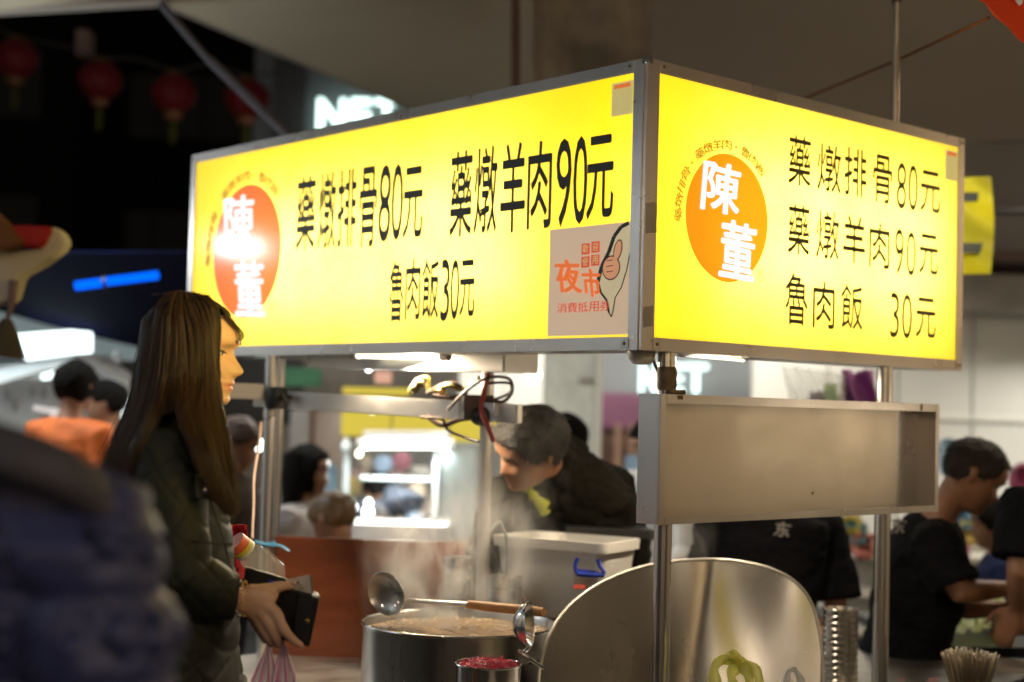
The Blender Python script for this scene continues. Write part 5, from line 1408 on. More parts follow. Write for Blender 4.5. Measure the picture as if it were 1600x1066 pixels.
bystander('person with cropped black hair standing right behind the bending cook', 884, 690, 6.2, (-.4, 1, 0), 1.0, M['blacktee'], short_hair(.06, -.03, -.07), sleeve=2)
# black shirted worker hidden by the steel tray
hc = P(1200, 716, 5.15); 
t = bystander('worker in a black tee whose head is hidden by the steel tray', 1200, 716, 5.15, (.25, 1, 0), 1.0, M['blacktee'], sleeve=.8, vox=.009, sw=.20,
    arms=[(P(1120, 830, 5.15), P(1104, 960, 5.15), P(1150, 1010, 4.95), (.3, -.4, -.5), (0, 0, 1)), (P(1287, 835, 5.2), P(1308, 962, 5.15), P(1265, 1015, 4.9), (-.4, -.3, -.4), (0, 0, 1))], wr=.010, top=.03)
motif(t, 1222, 828, 4.95)
# man bending to the right
def right_man():
    hd = Head(P(1522, 742, 5.1), V((.84, -.18, -.50)), V((.42, -.05, .90)), 1.06, 1)
    neck = P(1462, 815, 5.15); hip = P(1400, 1075, 5.3); rt = V((.08, -1, 0)).normalized()
    arms = [(P(1462, 856, 4.98), P(1498, 925, 4.92), P(1575, 920, 5.0), (1, .1, .0), (0, 0, 1)),
            (P(1450, 850, 5.32), P(1490, 950, 5.3), P(1565, 952, 5.2), (1, -.1, -.1), (0, 0, 1))]
    t = person('man in a black tee bending forward to the right beyond the steel tray', hd, neck, rt, hip, arms, M['blacktee'], sleeve=.88, vox=.008, s=1.0, shoulder_w=.20, depth=.13, hair=short_hair(.066, -.006, -.050, .009), hair_m=mat('brown_black_hair', (.020, .011, .006), .7, 0, .5, 70, .5, 200), wr=.010, top=.026)
    motif(t, 1402, 822, 4.98)
right_man()
bystander('person in a black tee cut off by the right picture edge', 1668, 690, 4.9, (-.9, .3, -.2), 1.0, M['blacktee'], sleeve=.8, vox=.010, sw=.20, top=.03,
    arms=[(P(1600, 800, 4.75), P(1592, 895, 4.7), P(1590, 950, 4.8), (-.3, .3, -.9), (0, 0, 1)), (P(1700, 820, 5.0), P(1690, 930, 5.0), P(1640, 960, 4.9), (-.8, 0, -.3), (0, 0, 1))])
bystander('child with black hair and navy top behind the bending man', 1552, 818, 6.6, (-.9, .2, -.1), .95, mat('navy_top', (.012, .018, .06), .8), short_hair(.05, -.03, -.07, .016), sleeve=2)
# background, left and middle
def long_hair(th, z):
    a = abs((th+PI) % (2*PI)-PI)
    return -.012+.030*max(0, min(1, (z-(.06 if a < .8 else .06-(a-.8)*.5))/.02+.5))
t = bystander('woman with long black hair and a pale top seen left of the glass stall', 482, 736, 6.9, (.97, -.2, -.05), 1.0, M['white_top'], long_hair, sleeve=2, sw=.16)
part('long_hair', t, M['hair'], lambda q: q.tube([P(468, 715, 6.9), P(462, 745, 6.88), P(456, 780, 6.86), P(447, 815, 6.85)], [(.08, .09), (.075, .09), (.05, .08), (.02, .05)], 14, right=V((1, 0, 0))), True)
bystander('seated man with thinning cropped hair lit brown above the brown board', 520, 812, 5.9, (-.65, .5, -.35), .98, mat('brown_top', (.07, .04, .03), .8), short_hair(.045, -.01, -.05, .007), hair_m=mat('brown_lit_hair', (.13, .07, .025), .5, 0, .3, 20), sleeve=2, sit=True)  # brown cast of the light put into the hair colour
bystander('customer with brown hair in dark clothes behind the young woman face', 372, 692, 6.4, (.9, -.1, -.3), .95, mat('dark_brown_top', (.04, .03, .022), .8), short_hair(.045, 0, -.05, .014), hair_m=mat('mid_brown_hair', (.07, .035, .02), .5), sleeve=2)
bystander('man in an orange tee with black hair seen from behind', 118, 605, 6.6, (.25, 1, 0), 1.0, M['orange_tee'], short_hair(.06, -.045, -.075, .014), sleeve=.9, sw=.150)
bystander('person with short black hair between the orange shirt and the woman', 166, 630, 7.2, (-.95, .0, -.1), .95, mat('rust_top', (.12, .04, .02), .8), short_hair(.05, -.0, -.06, .014), sleeve=2)
bystander('dark clothed stall worker bending by the white counter in the lit stall', 592, 770, 8.3, (.6, -.6, -.5), .98, mat('slate_top', (.09, .10, .13), .8), short_hair(.05, 0, -.05, .014), sleeve=2,
    arms=[(P(575, 800, 8.2), P(590, 830, 8.1), P(600, 850, 8.1), (0, -1, 0), (0, 0, 1)), (P(620, 775, 8.2), P(650, 790, 8.1), P(650, 830, 8.0), (0, -.5, -1), (0, 0, 1))])
bystander('person in a white shirt behind the front post and the cook', 1018, 690, 7.2, (-.7, -.5, -.4), 1.0, mat('white_shirt', (.62, .60, .58), .8), short_hair(), sleeve=2, sw=.21)
o = part('blue_white_sign', None, mat('blue_white', (.25, .38, .55), .6), lambda q: q.prism([P(978, 712, 8.0), P(1008, 712, 8.0), P(995, 745, 8.0), P(975, 760, 8.0)], V((0, .03, 0))))
tag(o, 'small blue and white panel left of the front post', 'sign')
# foreground shoulder, strongly out of focus
def fore():
    D = 1.60
    neck = P(-185, 715, D); hip = P(-160, 1560, D+.05)
    hd = Head(neck+V((-.03, .05, .17)), V((-.3, 1, -.2)), Z, 1.05, 1)
    arms = [(P(135, 868, D), P(165, 1240, D-.03), P(90, 1560, D+.2), (0, 1, -.2), (0, 0, 1)), (P(-430, 830, D), P(-460, 1180, D-.03), P(-420, 1500, D+.2), (0, 1, -.2), (0, 0, 1))]
    t = person('passer-by in a navy puffer jacket, back and shoulder filling the lower left corner', hd, neck, V((1, 0, 0)), hip, arms, M['puffer'], sleeve=2, vox=.009, s=1.0, shoulder_w=.20, depth=.13, hair=short_hair(), wr=.008, cloth='puffer_jacket', top=.028)
    for ch in t.children:
        if ch.name.startswith('puffer_jacket'):
            for v in ch.data.vertices:
                v.co += v.normal*(.017*abs(math.sin(v.co.z*PI/.085+.5*noise.noise(v.co*3)))+.001*noise.noise(v.co*30))
    part('hood', t, M['puffer_hood'], lambda q: q.tube(cr_spline([P(-160, 690, D+.02), P(-60, 690, D-.06), P(20, 712, D-.08), P(90, 738, D-.07), P(145, 780, D-.04), P(178, 840, D+.0)]), [(.034-.012*i/30+.012*math.sin(PI*i/30), .024-.008*i/30+.008*math.sin(PI*i/30)) for i in range(31)], 18), True)
fore()

# ================================================================== BACKGROUND OF THE MARKET
def slab(name, label, cat, x0, x1, y0, y1, d, m, th=.05, rz=0.0, group=None, bevel=.006):
    a, c = P(x0, (y0+y1)/2, d), P(x1, (y0+y1)/2, d); zt, zb = P((x0+x1)/2, y0, d).z, P((x0+x1)/2, y1, d).z
    o = part(name, None, m, lambda q: q.box(V((a.x, d, zb)), V((c.x-a.x, (c.x-a.x)*math.tan(rz), 0)), V((0, th, 0)), Z*(zt-zb)), bevel=bevel)
    return tag(o, label, cat, group)
# dark far buildings on the left
for i, (x0, x1, y0, d, lb) in enumerate(((-600, 120, -200, 30, 'nearly black tall building at the far left'), (125, 440, -150, 32, 'nearly black building behind the row of red lanterns'))):
    t = thing('dark_building', P((x0+x1)/2, 600, d).xy.to_3d(), lb, 'building')
    a, c = P(x0, 300, d), P(x1, 300, d)
    part('wall', t, mat('black_facade', (.012, .011, .011), .9), lambda q: q.box(V((a.x, d, 0)), V((c.x-a.x, 0, 0)), V((0, 1, 0)), Z*14))
    for j in range(3):
        for k in range(4):
            wx = a.x+(c.x-a.x)*(.15+.22*k); wz = 4+3*j
            part('window', t, mat('dark_glass', (.02, .015, .012), .1), lambda q: q.box(V((wx, d-.05, wz)), V((1.0, 0, 0)), V((0, .045, 0)), Z*1.4))
# string of lanterns
LR = thin('red_lantern_silk', (.26, .008, .012), (.2, .008, .010), 0, .6)
lam = None
LG = 'red lanterns strung in the dark at the upper left'
LPX = [(25, 92, 'first red lantern, cut off at the left picture edge'), (157, 126, 'second red lantern from the left on the dark string'), (272, 146, 'third red lantern from the left, right of the gap'), (386, 154, 'fourth red lantern, half behind the steel strut')]
def make_lantern():
    t = thing('red_lantern', (0, 0, 0), LPX[0][2], 'lantern', LG)
    def bodyf(q):
        rings = []
        for i in range(13):
            ph = PI*(i/12)*.86+PI*.07; r = .185*math.sin(ph)
            rings.append([V((r*(1-.06*(j % 2))*math.cos(2*PI*j/24), r*(1-.06*(j % 2))*math.sin(2*PI*j/24), .165*math.cos(ph))) for j in range(24)])
        q.loft(rings, True)
    part('silk_body', t, LR, bodyf, True)
    GM = mat('lantern_gold', (.12, .055, .012), .5, .3)
    part('top_cap', t, GM, lambda q: q.lathe((0, 0, .15), [(.07, 0), (.07, .03), (.02, .035), (.001, .036)], 16), True)
    part('bottom_cap', t, mat('lantern_orange', (.16, .05, .01), .6), lambda q: q.lathe((0, 0, -.155), [(.07, 0), (.075, -.03), (.06, -.06), (.03, -.07), (.001, -.07)], 16), True)
    part('tassel', t, mat('lantern_tassel', (.05, .045, .008), .8), lambda q: q.tube([(0, 0, -.22), (0, 0, -.30), (0, 0, -.42)], [.02, .035, .02], 10), True)
    part('ribs', t, GM, lambda q: [q.tube([V((.182*math.sin(p_)*math.cos(a), .182*math.sin(p_)*math.sin(a), .167*math.cos(p_))) for p_ in [PI*(.1+.8*k/8) for k in range(9)]], .0025, 4) for a in [2*PI*i/8 for i in range(8)]])
    return t
lam = make_lantern()
for i, (x, y, lb) in enumerate(LPX):
    o = lam if i == 0 else copy_tree(lam)
    o.matrix_basis = Matrix.Translation(P(x, y, 12.2)) @ Matrix.Rotation(.4*i, 4, 'Z'); o['label'] = lb
wire = []
for k, (x, y, lb) in enumerate(LPX): wire += [P(x-55, y-50-(3 if k else 10), 12.2), P(x, y-36, 12.2)]
o = part('lantern_wire', None, mat('dark_wire', (.05, .04, .035), .6), lambda q: q.tube(cr_spline([P(-80, 20, 12.2)]+wire+[P(450, 110, 12.2)]), .010, 5), True)
tag(o, 'dark sagging wire that the red lanterns hang from', 'wire')
slab('pink_lamp_box', 'faint pinkish box hanging between the first two lanterns', 'lamp', 118, 138, 45, 85, 12.6, mat('dim_pink', (.30, .16, .12), .7), .2)
# navy awning and blue neon
t = thing('navy_awning', P(130, 500, 8).xy.to_3d(), 'dark navy awning with a curved lower edge left of the light box', 'awning')
def nav(a, c):
    x = -260+a*560; yb = 487+max(0, x)*.30-.0002*x*x if x > 0 else 487+x*.05
    return P(x, yb*(1-c)+395*c, 8.4-1.4*c+.03*math.sin(a*20))
part('cloth', t, M['navy_cloth'], lambda q: q.sheet(nav, 30, 6, .01), True)
NB = glow('blue_neon', (.0, .12, 1.0), 1.6); NB2 = glow('dim_blue_neon', (.0, .02, .55), .35)
t = thing('neon_tube_lamp', P(180, 440, 6.9), 'bright blue neon tube glowing under the dark awning', 'neon lamp')
part('tube', t, NB, lambda q: q.tube([P(118, 447, 6.9), P(162, 441, 6.9)], .021, 12), True)
part('tube', t, NB, lambda q: q.tube([P(166, 440, 6.9), P(247, 430, 6.9)], .020, 12), True)
part('holder', t, M['black_pl'], lambda q: q.tube([P(161, 441, 6.9), P(167, 440, 6.9)], .028, 12), True)
t = thing('neon_tube_lamp', P(275, 410, 7.6), 'dim blue neon tube next to the left end of the light box', 'neon lamp')
part('tube', t, NB2, lambda q: q.tube([P(256, 417, 7.6), P(330, 404, 7.6)], .034, 12), True)
# white tarps
t = thing('white_awning', P(110, 530, 9).xy.to_3d(), 'pale bluish white awning glowing below the navy awning', 'awning')
def wt(a, c):
    x = -200+a*520; y0 = (487+max(0, x)*.30-.0002*x*x if x > 0 else 487)-25; y1 = 572-.04*x
    return P(x, y0*(1-c)+y1*c, 9.6-1.0*c+.02*math.sin(a*26))
part('cloth', t, M['tarp'], lambda q: q.sheet(wt, 30, 8, .006), True)
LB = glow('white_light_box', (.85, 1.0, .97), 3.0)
t = thing('white_light_box', P(85, 535, 8.2), 'blown out white light box above the peaked tent', 'light box')
part('panel', t, LB, lambda q: q.prism([P(22, 523, 8.2), P(112, 516, 8.2), P(112, 552, 8.2), P(40, 562, 8.2)], V((0, .08, 0))))
part('panel', t, LB, lambda q: q.prism([P(117, 517, 8.2), P(138, 519, 8.2), P(138, 550, 8.2), P(118, 552, 8.2)], V((0, .08, 0))))
t = thing('peaked_tent', P(110, 600, 8).xy.to_3d(), 'white peaked market tent with a brightly lit left slope', 'tent')
part('left_slope', t, mat('lit_canvas', (.80, .85, .85), .6), lambda q: q.sheet(lambda a, c: P(118-a*260, 556+a*26*(1+a)+c*(8+a*34), 8.0-.9*a+.0*c-.5*c), 12, 4, .01), True)  # lit side of the white tent put into a brighter colour
part('right_slope', t, mat('unlit_canvas', (.38, .38, .38), .7), lambda q: q.prism([P(112, 556, 7.9), P(132, 553, 7.9), P(208, 612, 7.9), P(204, 622, 7.9)], V((0, .5, 0))))  # same white tent, its unlit side put into the grey
part('gable', t, mat('gable_canvas', (.55, .54, .52), .7), lambda q: q.prism([P(-120, 620, 8.4), P(0, 596, 8.4), P(110, 575, 8.4), P(235, 640, 8.4), P(235, 900, 8.4), P(-120, 900, 8.4)], V((0, .02, 0))))
part('lit_edge', t, LB, lambda q: q.tube(cr_spline([P(66, 590, 8.3), P(92, 582, 8.3), P(112, 572, 8.3), P(130, 578, 8.3), P(150, 596, 8.3), P(172, 606, 8.3)]), .018, 8), True)  # bright canvas edge drawn with a glow of its own
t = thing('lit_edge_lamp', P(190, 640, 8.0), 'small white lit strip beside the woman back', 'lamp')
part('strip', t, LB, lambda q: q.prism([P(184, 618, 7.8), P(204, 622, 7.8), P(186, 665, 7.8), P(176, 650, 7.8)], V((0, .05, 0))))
t = thing('price_board', P(70, 640, 8.2), 'grey white board with blurred dark characters under the tent', 'sign')
part('board', t, mat('board_white', (.55, .53, .50), .6), lambda q: q.prism([P(-20, 600, 8.2), P(112, 590, 8.2), P(112, 672, 8.2), P(-20, 690, 8.2)], V((0, .04, 0))))
bs_ = part('blurred_strokes', t, mat('grey_print', (.24, .22, .20), .8), lambda q: [q.prism([P(x+dx, y+dy, 8.18), P(x+dx+w_, y+dy, 8.18), P(x+dx+w_, y+dy+2.2, 8.18), P(x+dx, y+dy+2.2, 8.18)], V((0, .005, 0))) for x, y in ((46, 606), (64, 607), (82, 608), (6, 610), (18, 624)) for dx, dy, w_ in ((0, 0, 8), (1, 5, 7), (-1, 10, 10), (3, 14, 3))]); bs_['kind'] = 'stuff'
part('reflector', t, glow('soft_white_lamp', (1.0, .9, .85), .8), lambda q: (q.tube([P(53, 637, 8.1), P(104, 647, 8.1)], .013, 8), q.ball(P(84, 644, 8.05), .024)), True)
slab('green_sign', 'dim green sign with a reddish lower edge under the light box left end', 'sign', 425, 502, 574, 604, 8.8, mat('green_board', (.02, .11, .045), .6), .06)
slab('green_wall_patch', 'small dark green panel left of the woman hair', 'panel', 182, 214, 584, 616, 9.2, mat('green_board', (.02, .11, .045), .6), .06)
slab('dark_stall_front', 'dark stall front behind the woman head', 'stall', 150, 470, 556, 660, 11.5, M['darkwall'], .2)
slab('steel_post_far', 'pale far post between tent and woman', 'post', 173, 183, 548, 600, 8.6, mat('pale_post', (.4, .42, .44), .5), .06)

# lit glass stall in the middle
YS = glow('yellow_lit_sign', (1.0, .78, .10), .72)
t = thing('glass_food_stall', P(650, 760, 8.6).xy.to_3d(), 'brightly lit glass fronted food stall with a yellow sign above it', 'market stall')
def pq(name, m, x0, x1, y0, y1, d, th=.04): 
    a, c = P(x0, (y0+y1)/2, d), P(x1, (y0+y1)/2, d); zt, zb = P((x0+x1)/2, y0, d).z, P((x0+x1)/2, y1, d).z
    return part(name, t, m, lambda q: q.box(V((a.x, d, zb)), V((c.x-a.x, 0, 0)), V((0, th, 0)), Z*(zt-zb)), bevel=.004)
pq('sign_board', YS, 533, 610, 641, 682, 8.0)
pq('sign_board', YS, 613, 700, 647, 678, 8.05)
pq('sign_board', YS, 703, 800, 652, 692, 8.0)
pq('sign_print', M['darkwall'], 608, 640, 676, 682, 7.98, .01)
pq('upper_sign', YS, 535, 640, 606, 617, 8.6)
pq('frame_post', mat('pale_alu', (.34, .36, .36), .5, .3), 534, 543, 684, 845, 7.9, .06)
pq('frame_post', mat('pale_alu', (.34, .36, .36), .5, .3), 676, 684, 700, 845, 7.9, .06)
pq('frame_rail', mat('pale_alu', (.34, .36, .36), .5, .3), 562, 680, 745, 752, 7.9, .06)
pq('counter', mat('white_counter', (.50, .46, .44), .6), 545, 700, 820, 900, 7.7, .6)
pq('back_wall', mat('pale_back_wall', (.36, .36, .35), .6), 540, 800, 690, 900, 9.4, .05)
pq('shelf', mat('pink_shelf', (.5, .36, .34), .6), 545, 640, 738, 748, 8.8, .3)
pq('glass_pane', thin('stall_glass', (.6, .7, .7), (.5, .6, .6), .80, .05), 690, 745, 690, 840, 7.8, .01)
pq('cabinet_side', mat('pale_tarp_wall', (.50, .53, .53), .6), 690, 742, 700, 840, 8.9, .05)
def lampbar(x0, x1, y, d, r, lb, m=None, power=0):
    return fluoro('tube_lamp', P(x0, y, d), P(x1, y, d), r, lb, m or TUBE, power, (.9, 1, .96), (0, -.3, -1), None, True)
lampbar(568, 700, 694, 7.8, .024, 'thick double white tube lamp under the far yellow sign', TUBE, 24)
lampbar(580, 680, 685, 7.85, .014, 'thin white tube just above the thick far tube lamp')
for i, (x, y, d, r, m_, lb) in enumerate(((692, 697, 7.7, .026, TUBE, 'round white bulb at the right end of the far tube lamp'), (561, 709, 7.6, .016, WTUBE, 'warm small bulb below the far tube lamp'), (550, 793, 7.4, .024, TUBE, 'white bulb glowing left above the far counter'), (575, 800, 7.3, .026, TUBE, 'white bulb right of its twin above the far counter'), (576, 786, 7.5, .018, TUBE, 'smaller white bulb on top of the right counter bulb'), (582, 641, 6.6, .014, TUBE, 'small bright bulb just below the stall beam'), (576, 576, 6.6, .012, TUBE, 'small bright bulb below the warm tube lamp'), (540, 697, 7.8, .024, mat('frosted', (.6, .65, .62), .5, emit=(.8, 1, .95), es=.5), 'dim frosted bulb left of the far tube lamp'), (404, 693, 7.0, .030, TUBE, 'white bulb behind the left post'), (833, 585, 11.0, .05, WTUBE, 'warm glare lamp on the lit white wall'), (397, 762, 6.6, .012, WTUBE, 'tiny warm bulb left of the left post'))):
    t2 = thing('bulb', P(x, y, d), lb, 'bulb')
    part('glass', t2, m_, lambda q: q.ball(P(x, y, d), r, r, r*1.15, 14), True)
    part('cap', t2, M['white_pl'], lambda q: q.tube([P(x, y, d)+Z*r*1.1, P(x, y, d)+Z*r*1.9], r*.45, 8), True)
random.seed(9)
stuffs = [('plastic_box', 'light blue storage box in the lit stall', 'box', 583, 612, 712, 738, (.42, .55, .75)), ('pink_bag', 'pink bag on the shelf right of the light blue box', 'bag', 614, 640, 708, 735, (.55, .22, .30)), ('lampshade_tray', 'white glaring tray at the right end of the shelf', 'tray', 634, 675, 730, 750, (.8, .85, .8)),
 ('paper_sign', 'pale yellow paper sign at the left side of the lit stall', 'sign', 532, 562, 746, 777, (.55, .45, .20)), ('brown_carton', 'brownish carton right of the bending worker', 'box', 636, 665, 756, 782, (.40, .30, .22)), ('grey_case', 'grey case at the back of the lit stall', 'box', 655, 676, 788, 822, (.30, .30, .32)),
 ('red_snack_pack', 'reddish pack on the white counter', 'pack', 640, 652, 828, 842, (.55, .20, .20)), ('pink_snack_pack', 'pink pack right of the reddish pack', 'pack', 655, 680, 832, 844, (.65, .35, .38)), ('cream_bundle', 'cream coloured bundle left of the light blue box', 'bundle', 560, 580, 712, 734, (.6, .5, .38)),
 ('teal_jacket_display', 'bluish garment hanging behind the black haired woman', 'garment', 500, 525, 725, 780, (.16, .24, .30)), ('dark_appliance', 'dark appliance under the far shelf', 'appliance', 570, 612, 752, 778, (.05, .05, .06))]
for i, (nm, lb, ct, x0, x1, y0, y1, c_) in enumerate(stuffs):
    slab(nm, lb, ct, x0, x1, y0, y1, 8.15+.12*(i % 4) if ct != 'pack' else 7.75, mat(nm+'_paint', c_, .5, var=.25), .12, bevel=.02)
slab('grey_pillar', 'grey pillar right of the left post', 'pillar', 448, 476, 640, 1000, 9.0, mat('grey_pillar', (.33, .32, .31), .6), .3)
slab('brown_strip', 'thin brown strip between grey pillar and beige panel', 'strip', 477, 484, 640, 1000, 9.1, mat('brown_strip', (.16, .09, .05), .6), .1)
slab('beige_panel', 'beige wall panel above the black haired woman', 'panel', 485, 533, 640, 1000, 9.2, mat('beige_panel', (.50, .42, .36), .6), .1)
slab('dim_back_wall', 'dim grey brown wall closing the lane behind the stalls', 'wall', 330, 800, 540, 1000, 12.8, mat('dim_wall', (.16, .14, .12), .8), .1)
slab('dark_counter', 'dark counter beside the left post', 'counter', 300, 425, 770, 900, 7.6, mat('dark_counter', (.05, .04, .035), .6), .4)
slab('pink_poster', 'faded pink poster high beneath the light box', 'poster', 585, 612, 580, 600, 8.2, mat('pink_poster', (.5, .28, .22), .6), .03)
# colour behind the cooks
cols = [(1322, 1350, 822, 846, (.20, .42, .48), 'teal snack bag hanging below the tray right corner'), (1336, 1362, 838, 868, (.62, .26, .22), 'salmon snack bag below the teal one'), (1318, 1340, 812, 826, (.60, .50, .12), 'yellow snack bag peeping below the steel tray'), (1490, 1510, 795, 822, (.15, .38, .62), 'sky blue snack bag below the bending man chin'), (1500, 1524, 818, 846, (.62, .50, .18), 'yellow snack bag left of the child'), (1488, 1508, 846, 872, (.60, .22, .30), 'pink snack bag below the yellow one'), (1586, 1612, 730, 770, (.35, .08, .16), 'dark red striped bag at the right edge'), (1474, 1490, 690, 740, (.35, .50, .62), 'pale blue notice left of the bending man head')]
for x0, x1, y0, y1, c_, lb in cols:
    o = part('snack_bag', None, mat('snack_print', c_, .35, var=.6, scale=25), lambda q: q.sheet(lambda a, c: P(x0+(x1-x0)*(a+.06*math.sin(c*9)), y1-(y1-y0)*c, 7.4+.05*math.sin(a*PI)*math.sin(c*PI)+.01*math.sin(a*25)), 10, 10, .03), True)
    tag(o, lb, 'bag')
t = thing('display_rack', P(1400, 900, 8.0).xy.to_3d(), 'pale display rack behind the cooks below the steel tray', 'rack')
part('back', t, mat('rack_pale', (.48, .46, .42), .6), lambda q: wall_quad(q, 1300, 1600, 850, 1150, 8.0, .05))
for y_ in (870, 930, 990):
    part('shelf', t, M['white_pl'], lambda q: wall_quad(q, 1300, 1600, y_, y_+6, 7.7, .3))
# hanging lantern ornament at the left edge (close, blurred)
t = thing('cloth_ornament', P(40, 400, 2.5), 'cream, red and orange pointed cloth ornament with a dark tassel', 'ornament')
CR = thin('cream_cloth', (.66, .60, .54), (.3, .22, .16), 0, .7); OR = thin('orange_cloth', (.22, .09, .03), (.2, .08, .03), 0, .7); RD = thin('red_ornament_cloth', (.42, .02, .02), (.4, .02, .02), 0, .7)
part('cream_petal', t, CR, lambda q: q.prism([P(x, y, 2.5) for x, y in ((-30, 385), (15, 392), (62, 388), (80, 352), (98, 366), (99, 385), (70, 408), (30, 430), (18, 470), (-30, 480))], V((0, .05, 0))), bevel=.004)
part('red_petal', t, RD, lambda q: q.prism([P(x, y, 2.47) for x, y in ((12, 353), (40, 352), (78, 354), (62, 386), (30, 384))], V((0, .03, 0))), bevel=.004)
part('orange_petal', t, OR, lambda q: q.prism([P(x, y, 2.45) for x, y in ((-30, 310), (0, 340), (16, 356), (34, 380), (10, 392), (-30, 384))], V((0, .04, 0))), bevel=.004)
part('cord', t, mat('ornament_cord', (.10, .06, .06), .7), lambda q: q.tube([P(22, 438, 2.5), P(17, 480, 2.5), P(11, 500, 2.5)], [.008, .006, .004], 8), True)
part('tassel', t, mat('ornament_tassel', (.055, .045, .035), .8), lambda q: q.tube([P(11, 498, 2.5), P(8, 520, 2.5), P(3, 558, 2.5)], [.008, .022, .036], 12), True)

# ------------------------------------------------------------------ steam over the pot
def steam(name, label, cx, cy, d, sx, sy, sz, dens, off):
    c = P(cx, cy, d)
    q = MB(); q.ball((0, 0, 0), sx, sy, sz, 20)
    o = q.build(name, [], None, True); o.location = c
    m = bpy.data.materials.new(name); m.use_nodes = True; nt = m.node_tree; N, L = nt.nodes, nt.links
    nt.nodes.remove(N['Principled BSDF'])
    v = N.new('ShaderNodeVolumePrincipled'); v.inputs['Color'].default_value = (.95, .92, .88, 1); v.inputs['Anisotropy'].default_value = .2
    tc = N.new('ShaderNodeTexCoord'); mp = N.new('ShaderNodeMapping'); mp.inputs['Scale'].default_value = (1, 1, .55); mp.inputs['Location'].default_value = off
    nz = N.new('ShaderNodeTexNoise'); nz.inputs['Scale'].default_value = 8; nz.inputs['Detail'].default_value = 4; nz.inputs['Distortion'].default_value = 1.4
    L.new(tc.outputs['Object'], mp.inputs['Vector']); L.new(mp.outputs['Vector'], nz.inputs['Vector'])
    mr = N.new('ShaderNodeMapRange'); mr.inputs['From Min'].default_value = .50; mr.inputs['From Max'].default_value = .70; mr.inputs['To Max'].default_value = dens
    L.new(nz.outputs['Fac'], mr.inputs['Value'])
    mp2 = N.new('ShaderNodeMapping'); mp2.inputs['Scale'].default_value = (1/sx, 1/sy, 1/sz)
    L.new(tc.outputs['Object'], mp2.inputs['Vector'])
    ln = N.new('ShaderNodeVectorMath'); ln.operation = 'LENGTH'; L.new(mp2.outputs['Vector'], ln.inputs[0])
    fo = N.new('ShaderNodeMapRange'); fo.inputs['From Min'].default_value = 1.0; fo.inputs['From Max'].default_value = .35
    L.new(ln.outputs['Value'], fo.inputs['Value'])
    mu = N.new('ShaderNodeMath'); mu.operation = 'MULTIPLY'; L.new(mr.outputs['Result'], mu.inputs[0]); L.new(fo.outputs['Result'], mu.inputs[1])
    L.new(mu.outputs[0], v.inputs['Density']); L.new(v.outputs[0], N['Material Output'].inputs['Volume'])
    o.data.materials.clear(); o.data.materials.append(m)
    tag(o, label, 'steam', kind='stuff')
cy.volume_step_rate = 2.0
cy.volume_max_steps = 64
steam('steam', 'white steam rising from the stock pot', 700, 880, 4.05, .27, .20, .27, 21.0, (0, 0, 0))
steam('steam', 'thin steam drifting before the cook', 800, 770, 4.3, .20, .12, .24, 4.0, (3, 0, 0))
steam('steam', 'wisp of steam behind the wind shield', 1070, 850, 4.45, .12, .08, .14, 4.5, (7, 0, 0))

# ------------------------------------------------------------------ lamps of the place
# row of stall lamps behind the camera
area('opposite_stall_lamp', (2.2, -1.2, 2.9), (-.25, 1, -.32), 3.0, .25, 42, (1.0, .80, .58))
area('opposite_stall_lamp', (-2.6, .3, 3.2), (.55, 1, -.45), 2.0, .25, 9, (.80, .90, 1.0))
# shop ceiling lamps behind the stall
area('shop_lamp', (3.9, 9.4, 3.3), (.1, .25, -1), 3.0, .6, 330, (1.0, .97, .86))
area('shop_lamp', (1.9, 9.4, 2.9), (-.1, .3, -1), 1.6, .5, 45, (1.0, .95, .84))
area('shop_lamp', (.2, 10.6, 3.2), (0, .5, -1), 1.2, .5, 70, (1.0, .95, .84))
area('shop_lamp', (2.3, 6.0, 2.75), (0, -.1, -1), 1.4, .4, 30, (1.0, .86, .66))
# left tents
area('tent_lamp', (-3.0, 7.6, 2.4), (0, .35, .5), 1.6, .4, 22, (.82, .96, 1.0))
area('tent_lamp', (-2.6, 6.2, 2.6), (0, .6, -1), 1.2, .4, 40, (.85, .96, 1.0))
area('market_lamp', (-.8, 7.2, 2.3), (0, .3, -1), 1.2, .4, 30, (1.0, .93, .82))


# flood lamp of the stall on the left: its mirror image shows in the left face
a_, z_ = PL_L.hit(372, 385); pm = PL_L.at(a_, z_, 0); dd = (pm-CAM).normalized(); rr_ = dd-PL_L.n*2*dd.dot(PL_L.n)
lp = pm+rr_*2.3
fl = area('flood_lamp', lp, -rr_, .16, .08, 3.6, (.86, .93, 1.0))
# added sign out of view on the right, made up to yellow the woman's face
ysd = V((-.92, .68, -.10)).normalized(); ysp = V((1.35, 1.75, 1.95))
t = thing('added_yellow_sign', ysp, 'added yellow sign out of view on the right that lights the woman face', 'sign')
ex_ = ysd.cross(Z).normalized(); 
part('housing', t, M['steel'], lambda q: q.box(ysp-ex_*.42-ysd*.08-Z*.28, ex_*.84, ysd*.06, Z*.56))
part('lit_face', t, glow('added_sign_face', (1, .72, .03), 1.2), lambda q: q.box(ysp-ex_*.40-ysd*.018-Z*.26, ex_*.80, ysd*.006, Z*.52))
area('face_fill_light', ysp, V((-.58, 3.05, 1.80))-ysp, .45, .3, 4.4, (1.0, .76, .17), ex_, spread=R(36))  # added fill, kept narrow on the face
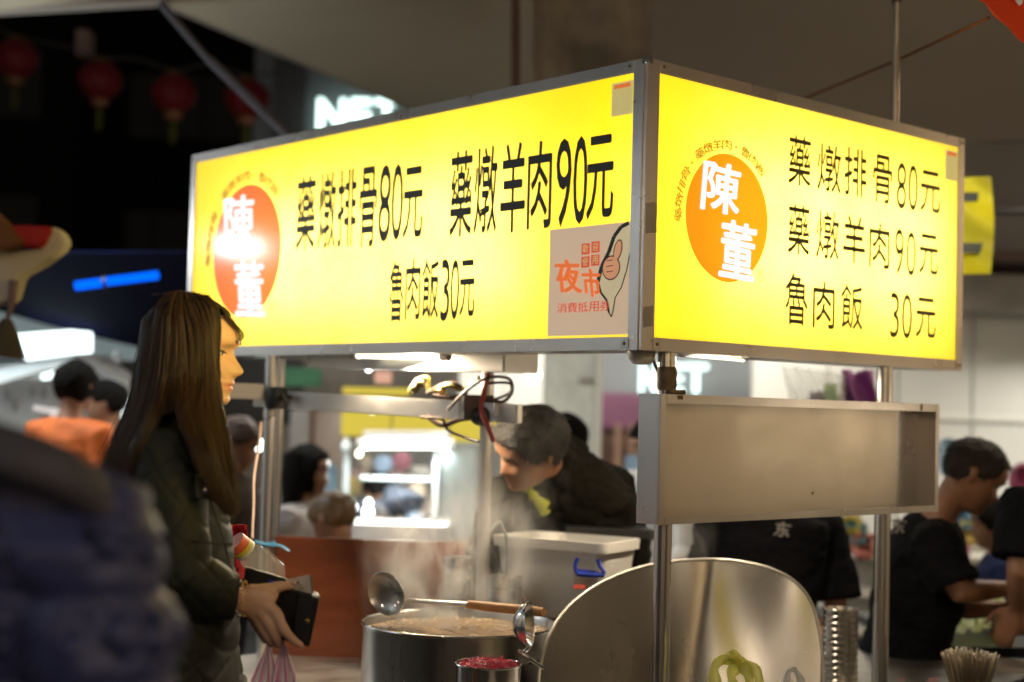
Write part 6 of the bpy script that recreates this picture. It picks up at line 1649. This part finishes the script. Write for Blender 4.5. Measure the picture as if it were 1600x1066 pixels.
# stalls and walls that flank the lane outside the picture; the steel reflects them
def flank(name, label, a, b, h, col, lamp_col, power, n, cat='wall'):
    a, b = V(a), V(b); e = (b-a).normalized(); nrm = V((-e.y, e.x, 0))
    if nrm.dot(V((0, 4, 0))-a) < 0: nrm = -nrm
    t = thing(name, (a+b)/2, label, cat)
    ln = (b-a).length
    for i in range(n):
        part('wall_panel', t, mat(name+'_paint', [c*(.75+.25*((i*7) % 3)/2) for c in col], .6), lambda q: q.box(a+e*(ln*i/n+.02), e*(ln/n-.04), -nrm*.08, Z*h))
        part('dark_opening', t, M['darkwall'], lambda q: q.box(a+e*(ln*(i+.62)/n)+nrm*.004+Z*.0, e*(ln/n*.22), nrm*.01, Z*h*.62))
    part('awning', t, M['tarp'], lambda q: q.sheet(lambda x, y: a+e*ln*x+nrm*(.1+1.0*y)+Z*(h+.05-.25*y), 8, 2, .01))
    for i in range(2):
        area('flank_lamp', a+e*ln*(.28+.44*i)+nrm*.75+Z*(h-.25), -nrm*1.0-Z*.9, 1.3, .15, power, lamp_col, e)
    return t
flank('right_flank_wall', 'warm lit shop wall to the right of the stall, seen as reflections in the tray', (5.4, -1, 0), (5.6, 8.6, 0), 3.1, (.62, .50, .36), (1.0, .82, .58), 46, 6)
flank('left_flank_stalls', 'cool lit stalls to the left, seen as reflections in the left sign frame', (-3.6, 1.0, 0), (-4.6, 8.8, 0), 2.8, (.55, .56, .58), (.86, .94, 1.0), 28, 5)
flank('rear_flank_wall', 'warm lit shopfront opposite, seen as reflections in the posts', (-4, -4.2, 0), (5, -4.4, 0), 3.1, (.55, .46, .36), (1.0, .84, .66), 62, 6)

TP = thin('clear_tape', (.62, .55, .42), (.5, .45, .35), .55, .25)
for z0_, a0_, w_, h_ in ((1.83, .004, .040, .075), (1.60, .002, .036, .05)):
    part('tape', box, TP, lambda q: q.sheet(lambda a, c: PL_R.at(a0_+w_*a, z0_+h_*c+.006*a, .0022+.0008*math.sin(a*9+c*7)), 6, 6), True)

# added warm lamp out of view, placed so the tray mirrors a soft glow
pm = S(.62, 0, 1.36); dd = (pm-CAM).normalized(); rr_ = dd-PL_R.n*2*dd.dot(PL_R.n)
area('tray_glow_lamp', pm+rr_*1.7, -rr_, .60, .25, 1.0, (1.0, .82, .58))
